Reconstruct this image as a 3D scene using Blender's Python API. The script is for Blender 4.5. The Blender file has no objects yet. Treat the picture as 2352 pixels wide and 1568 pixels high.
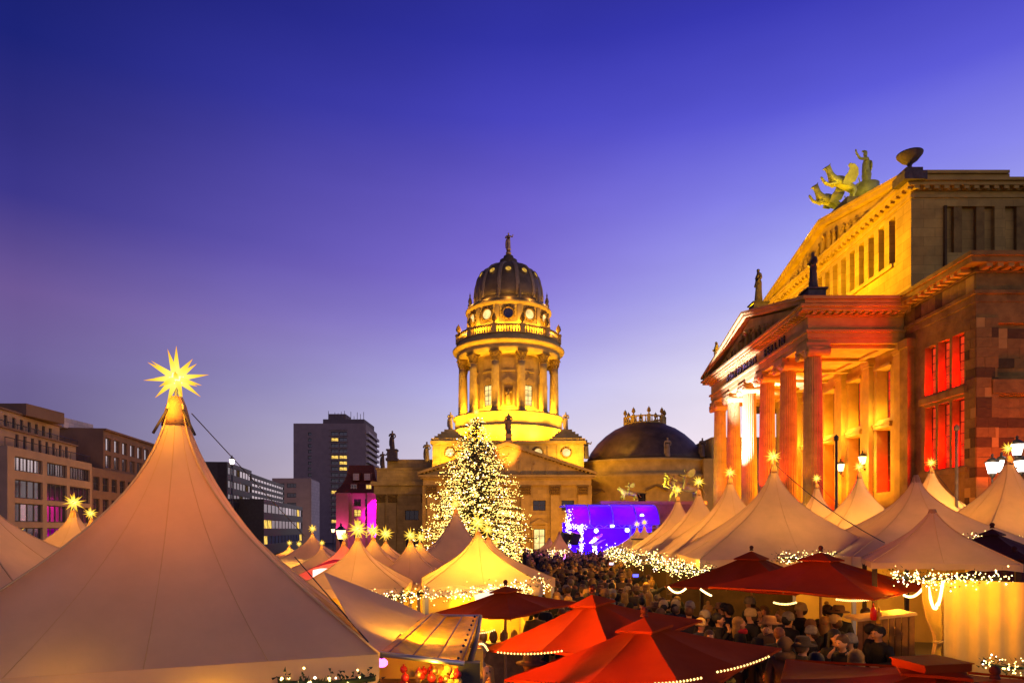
import bpy, bmesh, math, random
from mathutils import Vector, Matrix
from math import sin, cos, pi, radians, sqrt, atan2
S = bpy.context.scene
C = S.collection
R = random.Random(7)
# ---------------------------------------------------------------- camera
H, F, CX, HY = 3.4, 1500.0, 1176.0, 1215.0      # eye height, focal length and principal point measured on the photograph
cd = bpy.data.cameras.new('camera'); cam = bpy.data.objects.new('camera', cd); C.objects.link(cam)
cam.location = (0, 0, H); cam.rotation_euler = (radians(90), 0, 0)
cd.sensor_width = 36; cd.lens = F/2352*36; cd.shift_y = (HY-784)/2352; cd.clip_end = 3000; cd.clip_start = .05
S.camera = cam
# ---------------------------------------------------------------- world: dusk sky, afterglow in the west (right)
def lin(c):
    return tuple((v/12.92 if v <= .04045 else ((v+.055)/1.055)**2.4) for v in (x/255 for x in c)) + (1,)
W = bpy.data.worlds.new('World'); S.world = W; W.use_nodes = True
nt = W.node_tree; N = nt.nodes; L = nt.links; N.clear()
tc = N.new('ShaderNodeTexCoord'); sx = N.new('ShaderNodeSeparateXYZ'); L.new(tc.outputs['Generated'], sx.inputs[0])
def ramp(stops):
    r = N.new('ShaderNodeValToRGB'); e = r.color_ramp.elements
    while len(e) > 1: e.remove(e[-1])
    e[0].position, e[0].color = stops[0][0], lin(stops[0][1])
    for p, c in stops[1:]: e.new(p).color = lin(c)
    L.new(sx.outputs[2], r.inputs[0]); return r
ra = ramp([(0, (96, 86, 104)), (.05, (103, 94, 122)), (.12, (108, 98, 142)), (.2, (112, 98, 152)), (.28, (108, 86, 148)), (.38, (62, 56, 140)), (.518, (29, 36, 120)), (.65, (19, 25, 92)), (.85, (9, 11, 48)), (1, (6, 7, 34))])       # east
rc = ramp([(0, (214, 190, 200)), (.06, (236, 218, 230)), (.142, (214, 206, 234)), (.205, (186, 182, 234)), (.296, (152, 140, 224)), (.36, (132, 114, 214)), (.45, (111, 97, 208)), (.53, (74, 70, 190)), (.6, (52, 53, 168)), (.72, (28, 32, 112)), (.85, (12, 14, 58)), (1, (6, 7, 34))])   # south
rb = ramp([(0, (238, 198, 198)), (.05, (252, 224, 226)), (.12, (250, 232, 238)), (.216, (236, 228, 240)), (.33, (178, 178, 244)), (.43, (136, 134, 237)), (.51, (92, 90, 214)), (.6, (58, 58, 180)), (.72, (30, 34, 118)), (.85, (12, 14, 58)), (1, (6, 7, 34))])      # south-west afterglow
hz = N.new('ShaderNodeVectorMath'); hz.operation = 'MULTIPLY'; hz.inputs[1].default_value = (1, 1, 0); L.new(tc.outputs['Generated'], hz.inputs[0])
hn = N.new('ShaderNodeVectorMath'); hn.operation = 'NORMALIZE'; L.new(hz.outputs[0], hn.inputs[0])
sh = N.new('ShaderNodeSeparateXYZ'); L.new(hn.outputs[0], sh.inputs[0])
def mrange(a, b):
    r = N.new('ShaderNodeMapRange'); r.inputs[1].default_value = a; r.inputs[2].default_value = b; L.new(sh.outputs[0], r.inputs[0]); return r
def mixc(f, a, b):
    x = N.new('ShaderNodeMix'); x.data_type = 'RGBA'; L.new(f.outputs[0], x.inputs[0]); L.new(a, x.inputs[6]); L.new(b, x.inputs[7]); return x.outputs[2]
skyc = mixc(mrange(0, .42), mixc(mrange(-.6, 0), ra.outputs[0], rc.outputs[0]), rb.outputs[0])
# thin high cloud, barely there
nz = N.new('ShaderNodeTexNoise'); nz.inputs['Scale'].default_value = 2.4; nz.inputs['Detail'].default_value = 7
mp = N.new('ShaderNodeMapping'); mp.inputs['Scale'].default_value = (1, 1, 3.2); L.new(tc.outputs['Generated'], mp.inputs[0]); L.new(mp.outputs[0], nz.inputs['Vector'])
m2 = N.new('ShaderNodeMapRange'); m2.inputs[1].default_value = .3; m2.inputs[2].default_value = .75; m2.inputs[3].default_value = .92; m2.inputs[4].default_value = 1.08; L.new(nz.outputs[0], m2.inputs[0])
vm = N.new('ShaderNodeVectorMath'); vm.operation = 'SCALE'; L.new(skyc, vm.inputs[0]); L.new(m2.outputs[0], vm.inputs['Scale'])
bg = N.new('ShaderNodeBackground'); bg.inputs[1].default_value = 1.0; L.new(vm.outputs[0], bg.inputs[0])
ow = N.new('ShaderNodeOutputWorld'); L.new(bg.outputs[0], ow.inputs[0])
# last glow of the set sun behind the concert hall
sl = bpy.data.lights.new('sun', 'SUN'); sl.energy = .03; sl.angle = radians(20); sl.color = (1, .7, .75)
so = bpy.data.objects.new('sun', sl); C.objects.link(so); so.rotation_euler = Vector((-sin(radians(38)), -cos(radians(38)), -.12)).to_track_quat('-Z', 'Y').to_euler()
vs = S.view_settings; vs.view_transform = 'Standard'; vs.look = 'None'; vs.exposure = 0; vs.gamma = 1; vs.use_curve_mapping = False
cy = S.cycles; cy.max_bounces = 5; cy.diffuse_bounces = 2; cy.glossy_bounces = 2; cy.transmission_bounces = 4; cy.transparent_max_bounces = 8
cy.caustics_reflective = cy.caustics_refractive = False; cy.sample_clamp_indirect = 2.5; cy.sample_clamp_direct = 0; cy.use_light_tree = True
cy.use_denoising = True
try: cy.denoiser = 'OPENIMAGEDENOISE'
except Exception: pass
# ---------------------------------------------------------------- helpers
def P(vx, vy, Z): return Vector(((vx-CX)*Z/F, Z, H+(HY-vy)*Z/F))
def sm(t): t = max(0, min(1, t)); return t*t*(3-2*t)
def g(x, y):                                    # the square falls gently away to the south and a little to the east
    return -2.8*sm((y-58)/70) - .5*sm((1.5-x)/5)*sm((y-9)/5)*(1-sm((y-45)/25))
MATS = {}
def pm(name, col, var=.15, scale=3., rough=.8, bump=.15, metal=0., spec=.3, transl=0., sheen=0., brick=None, bscale=None):
    """procedural surface: two-scale noise tint + relief; optional translucency (canvas) and ashlar joints for far walls"""
    if name in MATS: return MATS[name]
    m = bpy.data.materials.new(name); m.use_nodes = True; t = m.node_tree; n = t.nodes; l = t.links
    b = n['Principled BSDF']; o = n['Material Output']
    co = n.new('ShaderNodeTexCoord')
    a = n.new('ShaderNodeTexNoise'); a.inputs['Scale'].default_value = scale; a.inputs['Detail'].default_value = 6; a.inputs['Roughness'].default_value = .62
    l.new(co.outputs['Object'], a.inputs['Vector'])
    mr = n.new('ShaderNodeMapRange'); mr.inputs[1].default_value = .3; mr.inputs[2].default_value = .7; l.new(a.outputs[0], mr.inputs[0])
    mix = n.new('ShaderNodeMix'); mix.data_type = 'RGBA'; l.new(mr.outputs[0], mix.inputs[0])
    mix.inputs[6].default_value = tuple(c*(1-var) for c in col)+(1,); mix.inputs[7].default_value = tuple(min(1, c*(1+var)) for c in col)+(1,)
    cs = mix.outputs[2]
    hs = a.outputs[0]
    if brick:
        bt = n.new('ShaderNodeTexBrick'); bt.inputs['Scale'].default_value = 1; bt.inputs['Mortar Size'].default_value = brick[2]
        bt.inputs['Brick Width'].default_value = brick[0]; bt.inputs['Row Height'].default_value = brick[1]
        bt.inputs['Color1'].default_value = (.86, .86, .86, 1); bt.inputs['Color2'].default_value = (1.1, 1.1, 1.1, 1); bt.inputs['Mortar'].default_value = (.55, .55, .55, 1)
        sp = n.new('ShaderNodeSeparateXYZ'); l.new(co.outputs['Object'], sp.inputs[0])
        ad = n.new('ShaderNodeMath'); ad.operation = 'ADD'; l.new(sp.outputs[0], ad.inputs[0]); l.new(sp.outputs[1], ad.inputs[1])
        cb = n.new('ShaderNodeCombineXYZ'); l.new(ad.outputs[0], cb.inputs[0]); l.new(sp.outputs[2], cb.inputs[1]); l.new(cb.outputs[0], bt.inputs['Vector'])
        mm = n.new('ShaderNodeMix'); mm.data_type = 'RGBA'; mm.blend_type = 'MULTIPLY'; mm.inputs[0].default_value = 1; l.new(cs, mm.inputs[6]); l.new(bt.outputs[0], mm.inputs[7]); cs = mm.outputs[2]
    l.new(cs, b.inputs['Base Color'])
    b.inputs['Roughness'].default_value = rough; b.inputs['Metallic'].default_value = metal; b.inputs['Specular IOR Level'].default_value = spec
    if bump:
        bb = n.new('ShaderNodeBump'); bb.inputs['Strength'].default_value = bump; bb.inputs['Distance'].default_value = .05
        if bscale:
            a2 = n.new('ShaderNodeTexNoise'); a2.inputs['Scale'].default_value = bscale; a2.inputs['Detail'].default_value = 4; l.new(co.outputs['Object'], a2.inputs['Vector']); hs = a2.outputs[0]
        l.new(hs, bb.inputs['Height']); l.new(bb.outputs[0], b.inputs['Normal'])
    if transl:
        tr = n.new('ShaderNodeBsdfTranslucent'); l.new(cs, tr.inputs[0])
        ms = n.new('ShaderNodeMixShader'); ms.inputs[0].default_value = transl; l.new(b.outputs[0], ms.inputs[1]); l.new(tr.outputs[0], ms.inputs[2]); l.new(ms.outputs[0], o.inputs[0])
    MATS[name] = m; return m
def em(name, col, st, var=0., scale=3., sample=True):
    if name in MATS: return MATS[name]
    m = bpy.data.materials.new(name); m.use_nodes = True; t = m.node_tree; n = t.nodes; l = t.links; n.clear()
    e = n.new('ShaderNodeEmission'); o = n.new('ShaderNodeOutputMaterial'); l.new(e.outputs[0], o.inputs[0])
    e.inputs[0].default_value = tuple(col)+(1,); e.inputs[1].default_value = st
    if var:
        co = n.new('ShaderNodeTexCoord'); a = n.new('ShaderNodeTexNoise'); a.inputs['Scale'].default_value = scale; l.new(co.outputs['Object'], a.inputs['Vector'])
        mr = n.new('ShaderNodeMapRange'); mr.inputs[1].default_value = .35; mr.inputs[2].default_value = .65; mr.inputs[3].default_value = st*(1-var); mr.inputs[4].default_value = st*(1+var)
        l.new(a.outputs[0], mr.inputs[0]); l.new(mr.outputs[0], e.inputs[1])
    if not sample: m.cycles.emission_sampling = 'NONE'
    MATS[name] = m; return m
def tagp(o, label=None, cat=None, group=None, kind=None):
    if label: o['label'] = label
    if cat: o['category'] = cat
    if group: o['group'] = group
    if kind: o['kind'] = kind
    return o
def thing(name, label, cat, loc=(0, 0, 0), rz=0, group=None):
    o = bpy.data.objects.new(name, None); C.objects.link(o); o.location = loc; o.rotation_euler = (0, 0, rz); o.empty_display_size = .2
    return tagp(o, label, cat, group)
def link(name, me, parent=None, loc=None, rot=None, sc=None):
    o = bpy.data.objects.new(name, me); C.objects.link(o)
    if parent is not None: o.parent = parent
    if loc is not None: o.location = loc
    if rot is not None: o.rotation_euler = rot
    if sc is not None: o.scale = sc
    return o
class MB:
    """collects shapes and links them as one mesh object"""
    def __init__(s): s.v = []; s.f = []; s.mi = []; s.m = 0; s.sm = []
    def add(s, vs, fs, smooth=False):
        k = len(s.v); s.v += [tuple(v) for v in vs]
        for f in fs: s.f.append(tuple(i+k for i in f)); s.mi.append(s.m); s.sm.append(smooth)
        return s
    def quad(s, a, b, c, d): return s.add([a, b, c, d], [(0, 1, 2, 3)])
    def box(s, x0, x1, y0, y1, z0, z1, M=None):
        vs = [Vector((x, y, z)) for z in (z0, z1) for x, y in ((x0, y0), (x1, y0), (x1, y1), (x0, y1))]
        if M is not None: vs = [M @ v for v in vs]
        return s.add(vs, [(3, 2, 1, 0), (4, 5, 6, 7), (0, 1, 5, 4), (1, 2, 6, 5), (2, 3, 7, 6), (3, 0, 4, 7)])
    def extr(s, poly, d, M=None):
        """polygon of 3D points extruded by vector d"""
        n = len(poly); d = Vector(d); vs = [Vector(p) for p in poly] + [Vector(p)+d for p in poly]
        if M is not None: vs = [M @ v for v in vs]
        return s.add(vs, [tuple(range(n-1, -1, -1)), tuple(range(n, 2*n))] + [(i, (i+1) % n, n+(i+1) % n, n+i) for i in range(n)])
    def lathe(s, prof, c=(0, 0, 0), n=24, a0=0, a1=2*pi, smooth=True, M=None, cap=True, fl=None):
        c = Vector(c); full = abs(a1-a0-2*pi) < 1e-6; m = n if full else n+1; vs = []
        for r, z in prof:
            for j in range(m):
                a = a0+(a1-a0)*j/n; rr = r*(fl(j) if fl else 1)
                v = Vector((rr*cos(a), rr*sin(a), z)); vs.append((M @ v if M is not None else v)+c)
        fs = []
        for i in range(len(prof)-1):
            for j in range(n if full else n):
                j2 = (j+1) % m; fs.append((i*m+j, i*m+j2, (i+1)*m+j2, (i+1)*m+j))
        if cap and full:
            if prof[0][0] > 1e-4: fs.append(tuple(range(m-1, -1, -1)))
            if prof[-1][0] > 1e-4: fs.append(tuple((len(prof)-1)*m+j for j in range(m)))
        return s.add(vs, fs, smooth)
    def tube(s, pts, r, n=6, smooth=True):
        pts = [Vector(p) for p in pts]; vs = []; k = len(pts)
        for i, p in enumerate(pts):
            d = (pts[min(i+1, k-1)]-pts[max(i-1, 0)]).normalized(); u = d.cross(Vector((0, 0, 1)) if abs(d.z) < .95 else Vector((1, 0, 0))).normalized(); w = d.cross(u)
            rr = r[i] if isinstance(r, (list, tuple)) else r
            for j in range(n): a = 2*pi*j/n; vs.append(p+u*rr*cos(a)+w*rr*sin(a))
        fs = [(i*n+j, i*n+(j+1) % n, (i+1)*n+(j+1) % n, (i+1)*n+j) for i in range(k-1) for j in range(n)]
        fs += [tuple(range(n-1, -1, -1)), tuple((k-1)*n+j for j in range(n))]
        return s.add(vs, fs, smooth)
    def ball(s, c, r, n=8, sc=(1, 1, 1)):
        m = max(3, n//2); prof = [(r*sin(pi*i/m), -r*cos(pi*i/m)) for i in range(m+1)]
        return s.lathe(prof, c, n, M=Matrix.Diagonal(sc), cap=False)
    def octa(s, c, r):
        c = Vector(c); return s.add([c+Vector(d)*r for d in ((1, 0, 0), (0, 1, 0), (-1, 0, 0), (0, -1, 0), (0, 0, 1), (0, 0, -1))], [(0, 1, 4), (1, 2, 4), (2, 3, 4), (3, 0, 4), (1, 0, 5), (2, 1, 5), (3, 2, 5), (0, 3, 5)])
    def mesh(s, name, *mats):
        me = bpy.data.meshes.new(name); me.from_pydata(s.v, [], s.f)
        for m in mats: me.materials.append(m)
        me.polygons.foreach_set('material_index', s.mi); me.polygons.foreach_set('use_smooth', s.sm); me.update(); return me
    def build(s, name, mats, parent=None, world=False, **k):
        if not isinstance(mats, (list, tuple)): mats = [mats]
        o = link(name, s.mesh(name, *mats), parent, **k)
        if world and parent is not None: o.location = -parent.location
        return o
def wall(mb, O, U, Lg, z0, z1, ops, dep, inw):
    """flat wall from O along U with real openings; each opening gets reveals of depth dep towards inw"""
    O = Vector(O); U = Vector(U); I = Vector(inw)*dep
    us = sorted({0, Lg, *[o[0] for o in ops], *[o[1] for o in ops]}); zs = sorted({z0, z1, *[o[2] for o in ops], *[o[3] for o in ops]})
    pt = lambda u, z: Vector((O.x+U.x*u, O.y+U.y*u, z))
    for a, b in zip(us, us[1:]):
        for c, d in zip(zs, zs[1:]):
            if any(o[0]-1e-5 <= a and b <= o[1]+1e-5 and o[2]-1e-5 <= c and d <= o[3]+1e-5 for o in ops): continue
            mb.quad(pt(a, c), pt(b, c), pt(b, d), pt(a, d))
    for a, b, c, d in ops:
        q = [pt(a, c), pt(b, c), pt(b, d), pt(a, d)]
        for i in range(4): mb.quad(q[i], q[(i+1) % 4], q[(i+1) % 4]+I, q[i]+I)
WM = {}
def window(parent, c, U, w, h, cols, rows, fm, gm, fr=.07, name='window', pane=True, world=True, th=.08):
    """frame with glazing bars (part) and its pane (sub-part); c = bottom centre, U = direction of width, mesh shared by size"""
    key = (round(w, 2), round(h, 2), cols, rows, fr, th)
    if key not in WM:
        f = MB(); hw = w/2
        f.box(-hw, -hw+fr, -th/2, th/2, 0, h); f.box(hw-fr, hw, -th/2, th/2, 0, h); f.box(-hw+fr, hw-fr, -th/2, th/2, 0, fr); f.box(-hw+fr, hw-fr, -th/2, th/2, h-fr, h)
        for i in range(1, cols): x = -hw+w*i/cols; f.box(x-fr*.4, x+fr*.4, -th*.4, th*.4, fr, h-fr)
        for i in range(1, rows): z = h*i/rows; f.box(-hw+fr, hw-fr, -th*.33, th*.33, z-fr*.35, z+fr*.35)
        p = MB(); p.box(-hw+.01, hw-.01, th*.1, th*.2, .01, h-.01)
        WM[key] = (f.mesh('window'), p.mesh('pane'))
    a = atan2(U[1], U[0]); ms = WM[key]
    base = Vector(c) - (parent.location if world else Vector())
    o = link(name, ms[0], parent, base, (0, 0, a)); setm(o, fm)
    if pane: q = link('pane', ms[1], o); setm(q, gm)
    return o
def setm(o, m):
    if not o.data.materials: o.data.materials.append(None)
    o.material_slots[0].link = 'OBJECT'; o.material_slots[0].material = m
def lamp(kind, loc, col, power, to=None, size=.3, spot=60, blend=.6, sy=None):
    d = bpy.data.lights.new('lamp', kind); d.energy = power; d.color = col
    if kind == 'AREA':
        d.size = size
        if sy: d.shape = 'RECTANGLE'; d.size_y = sy
    else: d.shadow_soft_size = size
    if kind == 'SPOT': d.spot_size = radians(spot); d.spot_blend = blend
    o = bpy.data.objects.new('lamp', d); C.objects.link(o); o.location = loc
    if to is not None: o.rotation_euler = (Vector(to)-Vector(loc)).to_track_quat('-Z', 'Y').to_euler()
    return o
def skin(name, V, E, sub=1, mat=None, smooth=True, root=0):
    """V = [(x, y, z, r) or (x, y, z, rx, ry)], E = edges: one continuous skinned surface, applied"""
    me = bpy.data.meshes.new(name); me.from_pydata([v[:3] for v in V], E, [])
    o = bpy.data.objects.new(name, me); C.objects.link(o)
    md = o.modifiers.new('skin', 'SKIN'); md.use_smooth_shade = smooth
    if not me.skin_vertices: 
        bpy.context.view_layer.objects.active = o
    lay = me.skin_vertices[0].data if me.skin_vertices else None
    for i, v in enumerate(V):
        lay[i].radius = (v[3], v[4] if len(v) > 4 else v[3]); lay[i].use_root = (i == root)
    if sub: sd = o.modifiers.new('sub', 'SUBSURF'); sd.levels = sd.render_levels = sub
    dg = bpy.context.evaluated_depsgraph_get(); m2 = bpy.data.meshes.new_from_object(o.evaluated_get(dg)); m2.name = name
    bpy.data.objects.remove(o); bpy.data.meshes.remove(me)
    m2.materials.clear(); 
    if mat: m2.materials.append(mat)
    return m2

def each(name, mat, parent, boxes):
    for bx_ in boxes: m = MB(); m.box(*bx_); m.build(name, mat, parent, True)
# ---------------------------------------------------------------- materials
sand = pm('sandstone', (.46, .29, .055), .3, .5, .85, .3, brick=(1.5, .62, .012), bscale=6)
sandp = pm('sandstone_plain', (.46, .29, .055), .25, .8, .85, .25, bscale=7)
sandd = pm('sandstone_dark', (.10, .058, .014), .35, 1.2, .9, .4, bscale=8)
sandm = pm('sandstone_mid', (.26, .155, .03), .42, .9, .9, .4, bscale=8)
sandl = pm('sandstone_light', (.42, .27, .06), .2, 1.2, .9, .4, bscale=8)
colm = pm('column_stone', (.48, .30, .065), .25, 1.3, .8, .2, bscale=9)
roofd = pm('roof_copper', (.07, .06, .055), .3, .6, .6, .15)
bronze = pm('bronze', (.10, .085, .05), .3, 2, .45, .2, metal=.6)
gbronze = pm('green_bronze', (.40, .38, .10), .3, 2, .55, .2, metal=.25)
statst = pm('statue_stone', (.10, .075, .065), .35, 3, .9, .3)
statl = pm('statue_pale', (.26, .19, .13), .3, 3, .9, .3)
dfr = pm('window_frame_dark', (.05, .035, .03), .2, 3, .5, 0)
wfr = pm('window_frame_white', (.6, .5, .38), .1, 3, .5, 0)
glassd = pm('glass_dark', (.015, .014, .018), .3, 2, .08, 0, spec=.6)
redg = em('pane_red_glow', (1, .055, .012), .75, .35, 1.2)
warmg = em('pane_warm', (1, .62, .12), 1.1, .45, .9)
letm = pm('letters', (.03, .02, .03), .1, 2, .4, 0, metal=.4)
# ---------------------------------------------------------------- ground
me = MB(); gx = [-900, -300, -120] + [-60+4*i for i in range(31)] + [120, 300, 900]; gy = [-300, -60] + [-8+4*i for i in range(45)] + [200, 300, 600, 1500]
me.add([(x, y, g(x, y)) for y in gy for x in gx], [(j*len(gx)+i, j*len(gx)+i+1, (j+1)*len(gx)+i+1, (j+1)*len(gx)+i) for j in range(len(gy)-1) for i in range(len(gx)-1)], True)
gr = me.build('ground', pm('paving', (.12, .11, .10), .25, .7, .6, .2, brick=(.8, .4, .01))); gr['kind'] = 'structure'
# ---------------------------------------------------------------- statues: robed stone figures, one skinned surface each (height 1)
def statue_mesh(v):
    a = [(0, 0, .0, .15, .13), (0, 0, .08, .14, .12), (0, .0, .28, .12, .10), (.01*v, 0, .5, .10, .085), (.0, 0, .6, .085, .07), (0, 0, .74, .10, .07), (0, 0, .82, .045), (0, -.005, .86, .035), (0, -.01, .905, .052), (0, 0, .955, .045)]
    e = [(i, i+1) for i in range(9)]
    arm = [[(.12, 0, .79, .04), (.16, .02, .65, .034), (.10, -.09, .56, .03)], [(-.12, 0, .79, .04), (-.17, -.02, .66, .034), (-.08, -.1, .7, .03)]]
    if v == 1: arm[0] = [(.12, 0, .79, .04), (.2, -.03, .72, .032), (.24, -.05, .86, .026)]
    if v == 2: arm[1] = [(-.12, 0, .79, .04), (-.16, 0, .64, .034), (-.17, -.04, .5, .03)]
    for A in arm:
        k = len(a); a += A; e += [(5, k), (k, k+1), (k+1, k+2)]
    # mantle folds down one side
    k = len(a); a += [(-.1, .05, .62, .05), (-.13, .05, .4, .05), (-.12, .04, .15, .05)]; e += [(4, k), (k, k+1), (k+1, k+2)]
    return skin('statue_figure', a, e, 1)
STM = [statue_mesh(v) for v in range(3)]
def statue(label, x, y, z, h, rz=0, v=0, mat=None, ped=None, group=None, cat='statue'):
    t = thing('statue', label, cat, (x, y, z), rz, group)
    ph = 0
    if ped:
        b = MB(); w, ph = ped; b.box(-w, w, -w, w, -.05, ph*.22); b.box(-w*.8, w*.8, -w*.8, w*.8, ph*.22, ph*.86); b.box(-w*.95, w*.95, -w*.95, w*.95, ph*.86, ph); b.build('pedestal', mat or statst, t)
    o = link('figure', STM[v], t, (0, 0, ph), None, (h, h, h)); setm(o, mat or statst)
    return t
# ---------------------------------------------------------------- concert hall
K = thing('concert_hall', 'sandstone concert hall with a columned portico and red lit windows', 'concert hall', (27, 45, 0))
def kb(mb, name, mat, parent=K): return mb.build(name, mat, parent, True)
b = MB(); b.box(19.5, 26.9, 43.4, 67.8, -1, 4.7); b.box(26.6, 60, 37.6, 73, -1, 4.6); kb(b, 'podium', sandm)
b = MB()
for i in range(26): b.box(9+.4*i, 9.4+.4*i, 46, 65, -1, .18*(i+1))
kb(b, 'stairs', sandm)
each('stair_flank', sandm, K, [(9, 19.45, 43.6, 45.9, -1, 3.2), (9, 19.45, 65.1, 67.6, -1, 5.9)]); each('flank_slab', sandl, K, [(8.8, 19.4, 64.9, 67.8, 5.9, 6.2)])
# columns
n = 48; flu = lambda j: 1.0 if j % 2 == 0 else .93
sh = MB(); prof = [(.66*(1-.16*t**1.6), 5.25+10.1*t) for t in [i/8 for i in range(9)]]; sh.lathe(prof, n=n, smooth=False, fl=flu)
ba = MB(); ba.box(-.88, .88, -.88, .88, 4.7, 4.92); ba.lathe([(.86, 4.92), (.9, 5.0), (.86, 5.08), (.76, 5.1), (.76, 5.15), (.8, 5.2), (.7, 5.25)], n=24)
ca = MB(); ca.lathe([(.56, 15.3), (.62, 15.36), (.57, 15.42), (.6, 15.5), (.78, 15.66), (.78, 15.72)], n=24)
for sy in (-1, 1):
    Mr = Matrix.Translation((0, sy*.72, 15.58)) @ Matrix.Rotation(pi/2, 4, 'Y')
    ca.lathe([(.10, -.8), (.34, -.78), (.36, -.7), (.27, -.3), (.25, 0), (.27, .3), (.36, .7), (.34, .78), (.10, .8)], n=16, M=Mr)
    for sx_ in (-1, 1):
        ca.lathe([(.16, -.84), (.18, -.8)], n=12, M=Mr) if sx_ < 0 else ca.lathe([(.18, .8), (.16, .84)], n=12, M=Mr)
ca.box(-.84, .84, -.92, .92, 15.72, 15.88); ca.box(-.8, .8, -.84, .84, 15.88, 16.2)
shm, bam, cam_ = sh.mesh('shaft', colm), ba.mesh('base', colm), ca.mesh('capital', colm)
CY = [45.5+4.06*i for i in range(6)]
for y in CY:
    c = link('column', shm, K, Vector((20.96, y, 0))-K.location); link('column_base', bam, c); link('capital', cam_, c)
# entablature in stacked courses
LAY = [(16.2, 16.62, 0), (16.62, 17.06, .06), (17.06, 17.26, .2), (17.26, 18.3, .02), (18.3, 18.42, .16), (18.62, 18.95, .85), (18.95, 19.2, 1.0)]
LAP = [(16.14, 16.5, 0), (16.5, 16.88, .06), (16.88, 17.05, .2), (17.05, 17.95, .02), (17.95, 18.06, .16), (18.2, 18.42, .7), (18.42, 18.6, .85)]
def entab(x0, x1, y0, y1, lay, d0):
    m = MB(); e = 0
    for a, c, d in lay: m.box(x0-d, x1, y0-d, y1+d, a+e, c+e)
    m.box(x0-.1, x1, y0-.1, y1+.1, d0, d0+(.2 if lay is LAY else .14))
    return m
m = entab(20.3, 26.9, 44.8, 66.5, LAP, 18.06); kb(m, 'portico_entablature', sandp)
m = entab(27, 60, 38, 72.5, LAY, 18.42); kb(m, 'wing_entablature', sandm)
den = MB()
for i in range(46): y = 44.9+i*.47; den.box(19.7, 20.18, y, y+.24, 18.05, 18.21)
for i in range(13): x = 20.4+i*.5; den.box(x, x+.25, 44.2, 44.68, 18.05, 18.21)
for i in range(10): y = 38.2+i*.62; den.box(26.25, 26.88, y, y+.32, 18.4, 18.62)
for i in range(16): x = 27.1+i*.62; den.box(x, x+.32, 37.25, 37.88, 18.4, 18.62)
den.build('modillions', sandp, K, True)['kind'] = 'stuff'
b = MB()
for i in range(7): y = 45.4+i*3.48; b.box(20.6, 26.9, y-.25, y+.25, 15.9, 16.205)
b.box(21.4, 21.8, 45.1, 66.2, 15.95, 16.207); b.box(25.8, 26.2, 45.1, 66.2, 15.95, 16.206); kb(b, 'ceiling_beams', sandl)
# portico pediment
YC = 55.65
def tri(x0, x1, yl, yr, zb, yc, zt): return [(x0, yl, zb), (x0, yr, zb), (x0, yc, zt)]
b = MB(); b.extr(tri(20.3, 0, 44.4, 66.9, 18.61, YC, 21.3), (6.5, 0, 0)); kb(b, 'tympanum', sandp)
def rake(mb, x0, x1, ya, za, yb, zb, th):
    mb.extr([(x0, ya, za), (x0, yb, zb), (x0, yb, zb+th), (x0, ya, za+th)], (x1-x0, 0, 0))
b = MB()
for s in (-1, 1):
    rake(b, 19.7, 26.8, YC+s*11.75, 18.615, YC, 21.45, .25); rake(b, 19.5, 26.75, YC+s*11.9, 18.85, YC, 21.7, .22)
kb(b, 'raking_cornice', sandp)
def reliefs(x, yl, yr, zb, zt, nn, name='relief_figure'):
    for i in range(nn):
        y = yl+(yr-yl)*(i+.5)/nn + R.uniform(-.15, .15); top = zb+(zt-zb)*(1-abs(y-(yl+yr)/2)/((yr-yl)/2)); hh = (top-zb)*R.uniform(.72, .86)
        if hh < .5: continue
        o = link(name, STM[R.randrange(3)], K, Vector((x, y, zb))-K.location, (R.uniform(-.12, .12), R.uniform(-.05, .05), -pi/2+R.uniform(-.6, .6)), (hh*1.35, hh*1.05, hh)); setm(o, R.choice([sandp, sandm, sandp]))
reliefs(20.12, 46, 65.3, 18.6, 21.2, 20)
txt = 'KONZERTHAUS  BERLIN'
for i, chh in enumerate(txt):
    if chh == ' ': continue
    tx = bpy.data.curves.new('letter', 'FONT'); tx.body = chh; tx.size = .82; tx.extrude = .05; tx.align_x = 'CENTER'
    to = bpy.data.objects.new('t', tx); C.objects.link(to); dg = bpy.context.evaluated_depsgraph_get(); tm = bpy.data.meshes.new_from_object(to.evaluated_get(dg)); bpy.data.objects.remove(to)
    tm.materials.clear(); tm.materials.append(letm); link('letter', tm, K, Vector((20.2, 61.1-i*.69, 17.2))-K.location, (pi/2, 0, -pi/2))
# back wall of the portico with two rows of windows
ops = []
for i in range(5):
    y = 46.6+4.06*i; ops += [(y-44.7, y+1.75-44.7, 11.4, 15.1), (y-44.7, y+1.75-44.7, 5.0 if i == 2 else 6.1, 10.7)]
b = MB(); wall(b, (27, 44.7, 0), (0, 1, 0), 21.9, 4.6, 16.22, ops, .95, (1, 0, 0)); kb(b, 'portico_wall', sandp)
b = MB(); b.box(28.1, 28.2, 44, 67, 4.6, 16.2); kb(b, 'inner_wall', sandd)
for a, c, d, e in ops:
    window(K, (27.85, 44.7+(a+c)/2, d), (0, 1, 0), c-a, e-d, 3, 5, dfr, redg if e > 11 else glassd)
b = MB()
for i in range(6):
    y = 45.1+4.06*i
    b.box(26.62, 27.02, y-.42, y+.42, 4.7, 15.5); b.box(26.55, 27.02, y-.52, y+.52, 15.5, 15.7); b.box(26.5, 27.02, y-.58, y+.58, 15.7, 16.19)
kb(b, 'pilaster', sandp)
for i in range(5):
    y = 46.6+4.06*i; m = MB(); m.box(26.82, 27.0, y-.2, y+1.95, 10.75, 11.0); m.box(26.75, 27.0, y-.25, y+2.0, 11.0, 11.12); kb(m, 'window_ledge', sandl); each('lintel', sandl, K, [(26.85, 27.0, y-.15, y+1.9, 15.1, 15.3)])
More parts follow.
